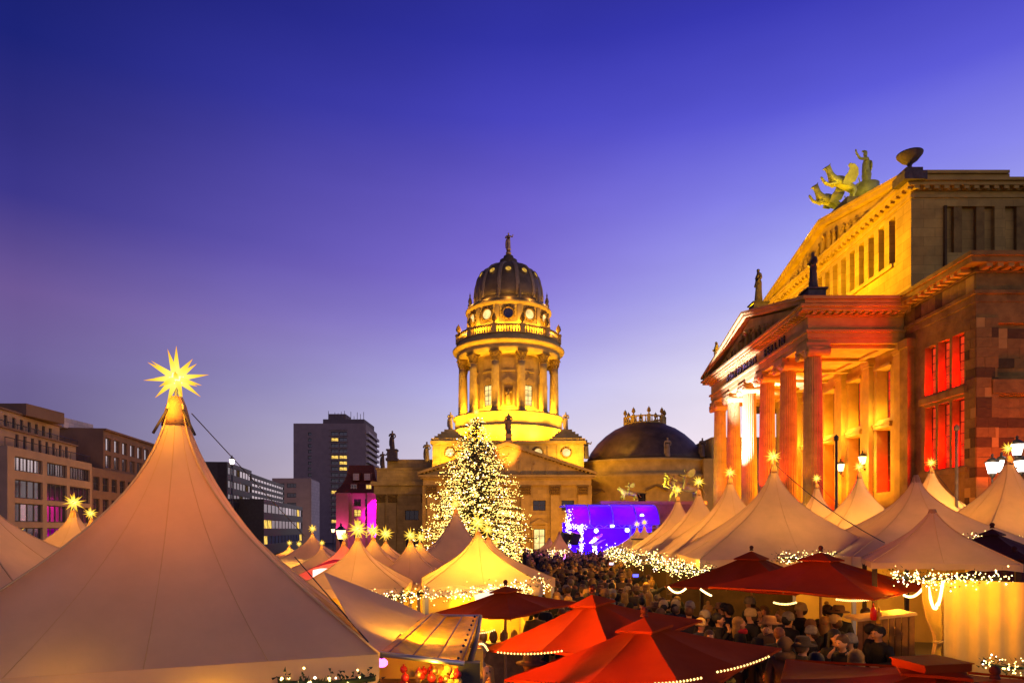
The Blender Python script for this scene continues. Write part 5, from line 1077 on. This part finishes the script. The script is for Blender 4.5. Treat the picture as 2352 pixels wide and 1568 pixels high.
# ---------------------------------------------------------------- lamps and poles
lw = em('lantern_glass', (1, .80, .70), 6); lwarm = em('lantern_warm', (1, .72, .25), 5)
def lantern(parent, loc, s, mat):
    m = MB(); m.lathe([(.14*s, 0), (.24*s, .42*s)], n=6, smooth=False); o = m.build('lantern', mat, parent, loc=loc); m = MB(); m.lathe([(.3*s, .42*s), (.12*s, .58*s), (.04*s, .62*s), (.05*s, .72*s), (0, .78*s)], n=6); m.build('hood', dmet, o); m = MB(); m.lathe([(.03*s, -.2*s), (.15*s, 0)], n=6); m.build('socket', dmet, o)
c = P(2322, 1100, 24); gz = g(c.x, c.y); t = thing('candelabra_lamp', 'old street candelabra with four glowing white lanterns at the right edge', 'street lamp', (c.x, c.y, gz)); m = MB(); m.lathe([(.16, 0), (.12, .8), (.07, 1.2), (.06, c.z-gz+.6)], n=10); m.build('post', dmet, t)
for dx, vz in ((2279, 1087), (2300, 1083), (2345, 1083), (2336, 1045)):
    p = P(dx, vz, 24)-t.location; lantern(t, p, .95, lw); m = MB(); m.tube([(0, 0, c.z-gz-.3), (p.x*.5, 0, p.z-.55), (p.x, 0, p.z-.45), (p.x, 0, p.z-.1)], .035, 6); m.build('arm', dmet, t)
lamp('POINT', P(2300, 1060, 22.5), (1, .68, .35), 420, size=.4)
for vx, vy, Zx, lab in ((1931, 1082, 52.4, 'glowing wall lantern on the portico wall, left one of two'), (1981, 1066, 49.2, 'glowing wall lantern on the portico wall, right one of two')):
    p = P(vx, vy, Zx); t = thing('wall_lantern', lab, 'wall lantern', p, 0, 'wall lanterns of the portico'); lantern(t, (0, 0, 0), 1.35, lwarm); m = MB(); m.tube([(0, 0, -.15), (.2, 0, -.45), (26.6-p.x, 0, -.3)], .035, 5); m.build('bracket', dmet, t); lamp('POINT', p+Vector((-.5, -.5, .3)), (1, .6, .2), 110, size=.2)
def pole(label, vx, vtop, Z, r, mat, name='lamp_post', cat='pole'):
    p = P(vx, vtop, Z); gz = g(p.x, p.y); t = thing(name, label, cat, (p.x, p.y, gz)); m = MB(); m.lathe([(r*1.2, 0), (r, p.z-gz)], n=10); m.build('post', mat, t); m = MB(); m.lathe([(r*1.8, p.z-gz-.06), (r*1.8, p.z-gz+.1), (0, p.z-gz+.2)], n=10); m.build('cap', mat, t); return t
pole('dark post without a lamp in front of the portico windows', 1921, 1008, 27, .05, dmet); pole('thin grey pole in front of the red wing windows', 2197, 985, 26, .055, wood)
for vx, vy, Zx, s_, lab, mt in ((533, 1066, 60, 1.1, 'single white lantern beside the right slope of the largest tent', lw), (783, 1237, 60, 1.9, 'bright warm street lamp in front of the magenta hotel', lwarm), (765, 1222, 110, 1.3, 'tiny far street lamp before the tower block', lwarm), (1241, 1287, 40, .01, '', None)):
    if not mt: continue
    p = P(vx, vy, Zx); gz = g(p.x, p.y); t = thing('street_lamp', lab, 'street lamp', (p.x, p.y, gz)); lantern(t, (0, 0, p.z-gz), s_, mt); m = MB(); m.lathe([(.09, 0), (.06, p.z-gz)], n=8); m.build('post', dmet, t)
c = P(1466, 1272, 33); t = thing('flue_pipe', 'pale yellow cylindrical flue standing among the tents right of the stage', 'flue', (c.x, c.y, c.z-1)); m = MB(); m.lathe([(.33, .6), (.33, 1.72)], n=14); m.build('pipe', pm('flue_metal', (.6, .42, .16), .2, 3, .5, .1), t); m = MB(); m.lathe([(.36, 1.72), (.36, 1.78), (.3, 1.8)], n=14); m.build('rim', dmet, t); lamp('POINT', (c.x-.8, c.y-1.3, c.z+.8), (1, .6, .1), 30, size=.1)
# red awning and booth by the left row
c = P(750, 1296, 20); t = thing('red_awning', 'small slanting red awning left of the front grey-brown tent', 'awning', c); m = MB(); n = 8
m.add([(-.42+.84*i/n, -.5+1.1*j, -.10+.2*(i/n)+.12*j*sin(pi*i/n)) for j in (0, 1) for i in range(n+1)], [(i, i+1, n+2+i, n+1+i) for i in range(n)], True); m.build('cloth', pm('awning_red', (.55, .02, .02), .1, 3, .7, .2, transl=.35), t); m = MB(); m.box(-.3, .4, -.4, .4, -.42, -.14); m.build('lit_sign', em('sign_glow', (1, .5, .4), 3), t)
lamp('POINT', c+Vector((0, -1.2, .6)), (1, .2, .1), 14, size=.1)
c = P(1092, 1371, 14.7); t = thing('sign', 'blank glowing white sign board under the golden tent, above the small parasol', 'sign', c); m = MB(); m.box(-.02, .42, 0, .04, -.06, .06, Matrix.Rotation(-.22, 4, 'Y')); m.build('panel', em('sign_white', (1, .75, .55), 1.4), t)
c = P(877, 1521, 4.9); t = thing('pink_lamp', 'small pink lamp at the right corner of the largest tent', 'lamp', c); m = MB(); m.ball((0, 0, 0), .035, 10, (1.3, 1, 1)); m.build('bulb', em('pink_glow', (1, .15, .8), 4), t); m = MB(); m.lathe([(.012, .03), (.02, .06), (.0, .065)], n=8); m.build('socket', dmet, t)
# ---------------------------------------------------------------- stall at lower right: counter, drape, smoky canvas wall
a, c = P(2168, 1338, 9.3), P(2420, 1346, 8.6); t = thing('stall_wall', 'smoky yellow canvas wall of the stall at the right edge', 'canvas wall', (a.x, a.y, g(a.x, a.y))); m = MB(); n = 20
wallm = pm('stall_canvas', (.68, .47, .15), .22, .9, .8, .3, bscale=1.5)
m.add([Vector((a.x+(c.x-a.x)*i/n, a.y+(c.y-a.y)*i/n+.03*sin(i*1.7), z))-t.location for z in (.0, a.z+.05) for i in range(n+1)], [(i, i+1, n+2+i, n+1+i) for i in range(n)], True); m.build('canvas', wallm, t)
t = thing('drape', 'cream drape tied back at the post of the smoky stall', 'curtain', P(2140, 1420, 9.4)); rows = []
for vy, x0, x1 in ((1332, 2112, 2168), (1380, 2114, 2168), (1420, 2124, 2168), (1455, 2142, 2166), (1470, 2146, 2164), (1476, 2146, 2164), (1500, 2140, 2168), (1560, 2138, 2170)):
    rows.append([P(x0+(x1-x0)*i/16, vy, 9.4)+Vector((0, .06*((i % 4)-1.5)/1.5, 0))-t.location for i in range(17)])
m = MB(); m.add([p for r_ in rows for p in r_], [(j*17+i, (j+1)*17+i, (j+1)*17+i+1, j*17+i+1) for j in range(len(rows)-1) for i in range(16)], True); m.build('cloth', drape, t)
p0 = P(2143, 1473, 9.33)-t.location; m = MB(); m.tube([p0, P(2156, 1475, 9.3)-t.location, P(2166, 1472, 9.33)-t.location], .025, 6); m.build('tie', drape, t)
t = thing('market_counter', 'wooden stall counter with a pale top behind the standing customers', 'counter', P(2040, 1425, 11.2)); a, c = P(1972, 1427, 11.6)-t.location, P(2106, 1413, 10.8)-t.location
m = MB(); m.extr([a, c, c+Vector((0, .5, 0)), a+Vector((0, .5, 0))], (0, 0, .05)); m.build('counter_top', pm('counter_pale', (.6, .42, .2), .2, 5, .5, .1), t)
for i in range(9):
    s_ = a.lerp(c, i/9); e = a.lerp(c, (i+1)/9); m = MB(); m.extr([s_+Vector((.01, .04, 0)), e+Vector((-.01, .04, 0)), e+Vector((-.01, .06, 0)), s_+Vector((.01, .06, 0))], (0, 0, -.95)); m.build('board', wood, t)
for vx, vy, mt, lab in ((2006, 1423, pm('ketchup_red', (.7, .01, .01), .05, 3, .3, 0), 'red sauce bottle on the stall counter'), (2019, 1431, pm('mustard', (.6, .3, .03), .05, 3, .3, 0), 'yellow-brown sauce bottle on the stall counter')):
    t = thing('sauce_bottle', lab, 'bottle', P(vx, vy, 11.35)); m = MB(); m.lathe([(.045, 0), (.05, .02), (.05, .16), (.04, .2), (.018, .23)], n=12); m.build('body', mt, t); m = MB(); m.lathe([(.02, .23), (.008, .29), (0, .295)], n=8); m.build('nozzle', mt, t)
t = thing('bistro_table', 'red topped standing table among the crowd under the wide parasol', 'table', (P(1898, 1416, 12).x, 12, 0)); m = MB(); m.lathe([(.38, 1.08), (.4, 1.1), (.4, 1.13), (0, 1.13)], n=20); m.build('table_top', pm('table_red', (.6, .03, .01), .1, 3, .4, 0), t); m = MB(); m.lathe([(.25, 0), (.05, .06), (.04, 1.08)], n=10); m.build('leg', dmet, t)
lamp('POINT', P(2230, 1345, 8.5), (1, .46, .01), 60, size=.1); lamp('POINT', P(2140, 1320, 9.9), (1, .46, .015), 30, size=.1); lamp('POINT', P(2050, 1370, 11.6), (1, .42, .02), 70, size=.15)
# market lights that spill on the crowd and the canvas
for v, p_, col in (((1310, 1330, 16), 110, (1, .5, .09)), ((1480, 1300, 20), 150, (1, .5, .09)), ((1400, 1270, 30), 230, (1, .45, .1)), ((1600, 1375, 12.5), 36, (1, .46, .1)), ((1780, 1400, 11.5), 16, (1, .45, .1)), ((1900, 1430, 9.4), 15, (1, .45, .1)), ((1290, 1275, 44), 200, (.6, .2, 1)), ((1000, 1392, 12.6), 30, (1, .6, .12))):
    lamp('POINT', P(*v), (col[0], col[1]*.85, col[2]*.3) if col[2] < .5 else col, p_*.85, size=.25)
lamp('SPOT', (-2.6, 8.4, 1.98), (1, .19, .002), 1500, (.6, 9.2, 2.0), .15, 60); lamp('SPOT', (-2.2, 11.6, 2.35), (1, .32, .006), 2800, (.5, 10.1, 2.05), .15, 60)
lamp('SPOT', (-1.7, 6.2, 1.9), (1, .16, .002), 1300, (1.0, 7.3, 2.1), .12, 60)
# ---------------------------------------------------------------- people
skinm = pm('skin', (.46, .23, .10), .1, 8, .6, 0); eyem = pm('eye', (.03, .02, .02), .1, 8, .3, 0)
HAIR = {k: pm('hair_'+k, c, .3, 14, .7, .3) for k, c in {'black': (.012, .010, .010), 'brown': (.06, .03, .014), 'blond': (.24, .13, .03), 'grey': (.14, .10, .06), 'auburn': (.14, .05, .02)}.items()}
COAT = {k: pm('coat_'+k, c, .2, 6, .85, .2) for k, c in {'black': (.012, .011, .012), 'navy': (.015, .017, .035), 'brown': (.06, .035, .02), 'grey': (.10, .085, .075), 'olive': (.05, .045, .02), 'tan': (.13, .075, .025), 'cream': (.34, .23, .1), 'red': (.4, .015, .02)}.items()}
HAT = {k: pm('hat_'+k, c, .2, 10, .9, .4) for k, c in {'cream': (.36, .25, .10), 'grey': (.16, .14, .12), 'dark': (.02, .016, .016), 'brown': (.12, .06, .03), 'red': (.4, .02, .015), 'mustard': (.30, .16, .03)}.items()}
def body_mesh(armL=0, armR=0, lean=0, hands=False, rich=False):
    """one continuous skinned figure facing -Y, 1.72 m tall; arm 0 hangs, 1 bent forward, 2 raised to the mouth"""
    ly = lambda z: -lean*max(0, z-.9)
    V = [(0, 0, .92, .13, .11), (0, ly(1.12), 1.12, .12, .10), (0, ly(1.32), 1.32, .15, .115), (0, ly(1.46), 1.46, .065), (0, ly(1.52)-.005, 1.52, .05), (0, ly(1.57)-.02, 1.57, .07, .075), (0, ly(1.64)-.012, 1.64, .084, .098), (0, ly(1.71), 1.705, .06, .07)]
    E = [(i, i+1) for i in range(7)]
    for s in (-1, 1):
        k = len(V); V += [(s*.09, 0, .86, .088), (s*.1, -.01, .5, .06), (s*.1, .02, .1, .042), (s*.11, -.14, .045, .036)]; E += [(0, k), (k, k+1), (k+1, k+2), (k+2, k+3)]
        m = armL if s < 0 else armR; o = ly(1.3); k = len(V)
        P_ = {0: [(s*.18, o, 1.40, .06), (s*.23, o+.03, 1.15, .045), (s*.22, o-.04, .92, .032), (s*.22, o-.05, .86, .03, .018)], 1: [(s*.18, o, 1.40, .06), (s*.24, o+.02, 1.15, .045), (s*.14, o-.22, 1.10, .032), (s*.12, o-.28, 1.11, .03, .018)],
              2: [(s*.18, o, 1.40, .06), (s*.25, o-.12, 1.22, .045), (s*.1, o-.24, 1.43, .032), (s*.06, o-.2, 1.5, .03, .018)], 3: [(s*.18, o, 1.40, .06), (s*.42, o-.05, 1.52, .045), (s*.62, o-.12, 1.62, .03), (s*.69, o-.14, 1.64, .028, .016)]}[m]
        V += P_; E += [(2, k), (k, k+1), (k+1, k+2), (k+2, k+3)]
        if hands:
            a, c = Vector(P_[2][:3]), Vector(P_[3][:3]); d = (c-a).normalized(); w = d.cross(Vector((0, 0, 1)) if abs(d.z) < .8 else Vector((0, 1, 0))).normalized()
            for f in range(4):
                q = c+w*(.024*(f-1.5)); ln = (.062, .075, .07, .055)[f]; n = len(V); p1 = q+d*ln*.6; p2 = q+d*ln+w.cross(d)*.022; V += [(*p1, .0095), (*p2, .008)]; E += [(k+3, n), (n, n+1)]
            n = len(V); p1 = a.lerp(c, .6)+w*.04; p2 = p1+d*.035+w*.01; V += [(*p1, .011), (*p2, .009)]; E += [(k+2, n), (n, n+1)]
    if rich:
        n = len(V); h = ly(1.62); V += [(0, h-.112, 1.605, .013), (.088, h+.01, 1.62, .014), (-.088, h+.01, 1.62, .014)]; E += [(6, n), (6, n+1), (6, n+2)]
    return skin('body', V, E, 1, skinm)
def coat_mesh(armL=0, armR=0, lean=0, hem=.55):
    ly = lambda z: -lean*max(0, z-.9)
    V = [(0, 0, .92, .185, .15), (0, ly(1.15), 1.15, .17, .14), (0, ly(1.34), 1.34, .195, .145), (0, ly(1.45), 1.45, .12, .10), (0, ly(1.5), 1.50, .085), (0, 0, .72, .2, .165), (0, 0, hem, .21, .17)]
    E = [(0, 1), (1, 2), (2, 3), (3, 4), (0, 5), (5, 6)]
    for s in (-1, 1):
        m = armL if s < 0 else armR; o = ly(1.3); k = len(V)
        V += {0: [(s*.18, o, 1.39, .09), (s*.24, o+.03, 1.15, .07), (s*.225, o-.035, .94, .055)], 1: [(s*.18, o, 1.39, .09), (s*.25, o+.02, 1.15, .07), (s*.15, o-.2, 1.10, .055)], 2: [(s*.18, o, 1.39, .09), (s*.26, o-.12, 1.22, .07), (s*.12, o-.23, 1.41, .052)], 3: [(s*.18, o, 1.39, .09), (s*.42, o-.05, 1.52, .07), (s*.58, o-.11, 1.6, .05)]}[m]
        E += [(2, k), (k, k+1), (k+1, k+2)]
    return skin('coat', V, E, 1)
def trousers_mesh():
    V = [(0, 0, .92, .145, .13)]; E = []
    for s in (-1, 1): k = len(V); V += [(s*.09, 0, .86, .105), (s*.1, -.01, .5, .08), (s*.1, .02, .12, .065)]; E += [(0, k), (k, k+1), (k+1, k+2)]
    return skin('trousers', V, E, 1)
def top_mesh(kind):
    m = MB(); y = .012
    if kind == 'short': m.ball((0, y+.022, 1.658), .106, 14, (.9, 1.02, .98))
    if kind == 'long':
        m.ball((0, y+.026, 1.655), .110, 14, (.95, 1.04, 1)); m.lathe([(.1, 1.68), (.105, 1.58), (.115, 1.48), (.1, 1.36), (.04, 1.3)], (0, .03, 0), 16, radians(-18), radians(198))
    if kind in ('beanie', 'bobble'):
        m.lathe([(.108, 1.625), (.116, 1.64), (.116, 1.675), (.109, 1.68), (.108, 1.72), (.085, 1.765), (.04, 1.79), (0, 1.795)], (0, -.002, 0), 16, M=Matrix.Diagonal((.95, 1.08, 1)))
        if kind == 'bobble': m.ball((0, 0, 1.825), .05, 8)
    if kind == 'brim': m.lathe([(.2, 1.645), (.205, 1.655), (.118, 1.675), (.11, 1.74), (.09, 1.775), (0, 1.77)], (0, 0, 0), 18)
    if kind == 'hood':
        m.ball((0, y+.03, 1.64), .125, 14, (.96, 1.0, 1.06)); m.lathe([(.16, 1.42), (.15, 1.5), (.1, 1.55)], (0, .02, 0), 14)
    if kind == 'scarf': m.lathe([(.075, 1.44), (.12, 1.45), (.125, 1.5), (.1, 1.545), (.075, 1.54)], (0, -.01, 0), 14, cap=False)
    if kind == 'eyes':
        for s in (-1, 1): m.ball((s*.034, -.095, 1.632), .011, 6)
        m.box(-.025, .025, -.101, -.09, 1.562, 1.569)
    return m.mesh({'short': 'hair', 'long': 'hair', 'beanie': 'hat', 'bobble': 'hat', 'brim': 'hat', 'hood': 'hood', 'scarf': 'scarf', 'eyes': 'face'}[kind])
TOP = {k: top_mesh(k) for k in ('short', 'long', 'beanie', 'bobble', 'brim', 'hood', 'scarf', 'eyes')}
BODY = [body_mesh(), body_mesh(1, 1), body_mesh(3, 0)]; CT = [coat_mesh(), coat_mesh(1, 1), coat_mesh(3, 0)]; TR = trousers_mesh()
def person(label, x, y, rz, h=1.72, pose=0, coat='black', top='short', tm='brown', scarf=None, group=None, near=None, face=False):
    """near = (armL, armR, lean) builds a figure of its own with fingers and a face"""
    t = thing('person', label, 'person', (x, y, g(x, y)), rz, group); s = h/1.72; t.scale = (s, s, s)
    bm_, cm__ = (BODY[pose], CT[pose]) if near is None else (body_mesh(*near, hands=True, rich=True), coat_mesh(*near))
    link('body', bm_, t); setm(link('coat', cm__, t), COAT[coat]); setm(link('trousers', TR, t), COAT['black'])
    ln = near[2] if near else 0; off = (0, -ln*.74, 0)
    nm = {'short': HAIR, 'long': HAIR}.get(top, HAT)
    o = link({'short': 'hair', 'long': 'hair', 'hood': 'hood'}.get(top, 'hat'), TOP[top], t, off)
    setm(o, nm[tm] if top != 'hood' else (COAT[tm] if tm in COAT else HAT[tm]))
    if top in ('beanie', 'bobble', 'brim'): setm(link('hair', TOP['short'], t, (off[0], off[1]+.012, -.03), None, (.93, .93, 1)), HAIR[R.choice(['brown', 'blond', 'black'])])
    if scarf: setm(link('scarf', TOP['scarf'], t, (0, -ln*.55, 0)), COAT.get(scarf) or HAT[scarf])
    if face: setm(link('face', TOP['eyes'], t, off), eyem)
    return t
def near_person(label, vx, vy, rz, coat, top, tm, near=(0, 0, 0), scarf=None, face=True, Z=None):
    Z = Z or 2640/(vy-HY); p = P(vx, vy, Z); gz = g(p.x, p.y); h = (p.z-gz)/.952
    return person(label, p.x, p.y, radians(rz), h, 0, coat, top, tm, scarf, 'people standing under the parasols', near, face)
near_person('man in a dark hat and coat eating, beside the parasol pole', 1908, 1407, -30, 'olive', 'beanie', 'dark', (2, 1, .1))
near_person('blond long-haired woman with her back turned, left of the wide parasol pole', 1895, 1428, 150, 'cream', 'long', 'blond')
near_person('tall brown-haired man in a dark coat leaning toward the stall counter', 1979, 1407, 75, 'black', 'short', 'brown', (1, 1, .15))
near_person('woman with dark hair and pale face looking at the camera', 1919, 1461, 5, 'black', 'long', 'black', (1, 1, 0))
near_person('brown-haired man bending left with his hand at his mouth', 1951, 1472, -65, 'black', 'short', 'brown', (2, 1, .25))
near_person('dark-haired person behind the man in profile', 1993, 1446, 60, 'black', 'short', 'black', (1, 1, .1))
near_person('man in black coat in profile facing left, before the counter', 2026, 1452, -75, 'black', 'short', 'black', (1, 1, .12))
near_person('woman with long dark hair in profile near the drape', 2069, 1446, -80, 'black', 'long', 'black', (1, 0, .05))
near_person('blond person seen from behind in the front row at bottom right', 1964, 1509, 170, 'navy', 'long', 'blond', (1, 1, 0), 'olive')
near_person('black-haired person seen from behind in the front row', 1871, 1516, 185, 'olive', 'long', 'black', (1, 1, 0))
near_person('person in a dark brimmed hat left in the front group', 1840, 1482, 120, 'olive', 'brim', 'dark', (1, 1, .05))
near_person('person in a tan fur hood at the right corner of the nearest parasol', 1803, 1479, 160, 'brown', 'hood', 'tan')
near_person('auburn-haired person above the right corner of the nearest parasol', 1790, 1455, 150, 'black', 'short', 'auburn')
near_person('fair-haired man bending over a standing table', 1817, 1411, -70, 'grey', 'short', 'blond', (1, 1, .4))
near_person('blond person with a bright red scarf left of a parasol pole', 1700, 1430, 70, 'black', 'long', 'blond', (0, 0, 0), 'red')
near_person('man with short dark hair eating from his hand, right of a parasol pole', 1735, 1406, 20, 'black', 'short', 'brown', (2, 2, .08))
near_person('person in a grey beanie behind the right slope of the nearest parasol', 1619, 1417, 120, 'black', 'beanie', 'grey')
near_person('dark-haired man in profile beside the grey beanie', 1648, 1421, 60, 'black', 'short', 'black', (2, 0, .05))
near_person('person in a pale knitted cap just above the second red parasol', 1524, 1392, 170, 'black', 'beanie', 'cream')
near_person('person with fair curly hair left of the far parasol', 1491, 1370, 160, 'black', 'long', 'blond')
near_person('person in a cream beanie with a fur collar in the crowd front', 1441, 1357, 180, 'brown', 'beanie', 'cream', (0, 0, 0), 'tan')
near_person('person in a cream bobble hat in the crowd front', 1407, 1348, 180, 'tan', 'bobble', 'cream')
near_person('person in a dark brimmed hat at the bottom beside the red parasol', 2083, 1547, 200, 'black', 'brim', 'brown')
near_person('person in a pale cap behind the awning pole', 1101, 1496, 140, 'cream', 'beanie', 'cream')
near_person('grey-haired man lit from the stall beside the awning pole', 1099, 1540, 70, 'black', 'short', 'grey', Z=6.9)
near_person('dark figure standing under the second red parasol', 1221, 1524, 150, 'black', 'brim', 'dark')
near_person('dark-haired person looking down behind the counter bottle', 1760, 1440, -20, 'black', 'short', 'brown', (1, 1, .2))
# performer
p = P(1366, 1288, 57.4); t = thing('performer', 'white costumed performer with a huge tilted hat bowing on the blue stage', 'person', (p.x, p.y, p.z), radians(8)); t.scale = (1.15, 1.15, 1.15); white = pm('costume_white', (.85, .85, .9), .05, 3, .6, 0)
o = link('body', body_mesh(1, 3, .42, True, True), t); setm(o, white); setm(link('costume', coat_mesh(1, 3, .42, .75), t), white); m = MB(); m.lathe([(.62, 0), (.64, .02), (.16, .07), (.13, .2), (0, .22)], n=24); m.build('hat', white, t, loc=(.0, -.3, 1.70), rot=(.05, -.62, 0))
lamp('SPOT', (p.x-1, p.y-3.2, p.z+3), (.8, .85, 1), 14000, (p.x, p.y, p.z+1), .1, 26)
# the packed crowd in front of the stage
KIND = [('short', 'brown', 'bare-headed, brown-haired person'), ('short', 'black', 'bare-headed, black-haired person'), ('long', 'blond', 'long-haired blond person'), ('short', 'black', 'black-haired person'), ('beanie', 'grey', 'person in a grey beanie'), ('short', 'auburn', 'auburn-haired person'), ('long', 'brown', 'long-haired brunette person'), ('beanie', 'cream', 'person in a pale beanie'), ('bobble', 'mustard', 'person in a yellowish bobble hat'), ('beanie', 'dark', 'person in a dark beanie'), ('hood', 'tan', 'person in a tan hood'), ('beanie', 'brown', 'person in a brown beanie'), ('short', 'brown', 'bare-headed, brown-haired person'), ('short', 'grey', 'grey-haired person'), ('brim', 'brown', 'person in a brown brimmed hat')]
cnt = 0; q = random.Random(11); yy = 14.4
while yy < 37 and cnt < 246:
    xl = (1232 if yy < 20 else 1218)-CX; xr = (1610 if yy < 15 else 1570 if yy < 18 else 1500 if yy < 24 else 1440 if yy < 34 else 1420)-CX; x = xl*yy/F
    while x < xr*yy/F:
        px, py = x+q.uniform(-.14, .14), yy+q.uniform(-.25, .25); k = q.choice(KIND); c = q.choice(['black', 'black', 'navy', 'brown', 'grey', 'olive', 'tan'])
        far = 'far back' if py > 29 else ('mid-crowd' if py > 20 else 'up front')
        side = ('left part', 'middle', 'right part')[min(2, int(3*(px-xl*yy/F)/max(.1, (xr-xl)*yy/F)))]
        person(f'{k[2]} in a {c} coat {far}, {side}', px, py, pi+q.uniform(-.5, .5), q.uniform(1.55, 1.84), 2 if q.random() < .03 else q.choice([0, 0, 1]), c, k[0], k[1], None, 'people in the packed crowd before the stage'); cnt += 1
        x += q.uniform(.56, .78)*(1 if yy < 24 else 1.1)
    yy += q.uniform(.62, .75)*(1 if yy < 20 else 1.3 if yy < 28 else 1.7)
# beyond them the crowd reads as one mass of heads up to the stage
m = MB(); cols = [COAT['black'], COAT['navy'], COAT['brown'], COAT['grey'], skinm, HAIR['brown'], HAIR['black'], HAT['cream'], HAIR['blond']]
yy = 37.5
while yy < 54:
    x = 1.2
    while x < 240*yy/F:
        px, py = x+q.uniform(-.15, .15), yy+q.uniform(-.3, .3); h = q.uniform(1.5, 1.84); z0 = g(px, py)
        m.m = q.randrange(4); m.lathe([(.16, z0), (.2, z0+h*.55), (.23, z0+h*.75), (.19, z0+h*.82), (.07, z0+h*.86)], (px, py, 0), 7); m.m = 4; m.ball((px, py, z0+h*.92), .105, 7, (.9, 1, 1.15)); m.m = q.choice([5, 6, 6, 7, 8]); m.ball((px, py+.02, z0+h*.945), .11, 7, (.95, .95, .95))
        x += q.uniform(.5, .75)
    yy += q.uniform(.9, 1.2)
o = m.build('distant_crowd', cols); tagp(o, 'far mass of heads pressed against the front of the blue stage', 'crowd', None, 'stuff')
for i in range(26):
    px, py = q.uniform(3.3, 7.5), q.uniform(10.5, 15.0); vx = CX+px*F/py
    if vx > 2100: continue
    k = q.choice(KIND); person(f'{k[2]} in dark clothes in the parasol shade, {("left", "middle", "right")[min(2, max(0, int((vx-1560)/180)))]} part', px, py, q.uniform(0, 6.28), q.uniform(1.58, 1.82), q.choice([0, 1]), q.choice(['black', 'black', 'navy', 'brown', 'olive']), k[0], k[1], None, 'people in the shade behind the parasol poles')
# two phones held up in the crowd
scr = em('phone_screen', (.75, .72, 1), 3); scrb = em('phone_screen_blue', (.1, .1, 1), 3)
for vx, vy, Zx, mt, lab in ((1404, 1294, 27, scr, 'white glowing phone held above the crowd'), (1460, 1321, 18.5, scrb, 'blue glowing phone held in the crowd')):
    t = thing('phone', lab, 'phone', P(vx, vy, Zx)); m = MB(); m.box(-.09, .09, 0, .012, -.05, .05); m.build('case', dmet, t); m = MB(); m.box(-.08, .08, -.004, -.001, -.042, .042); m.build('screen', mt, t)
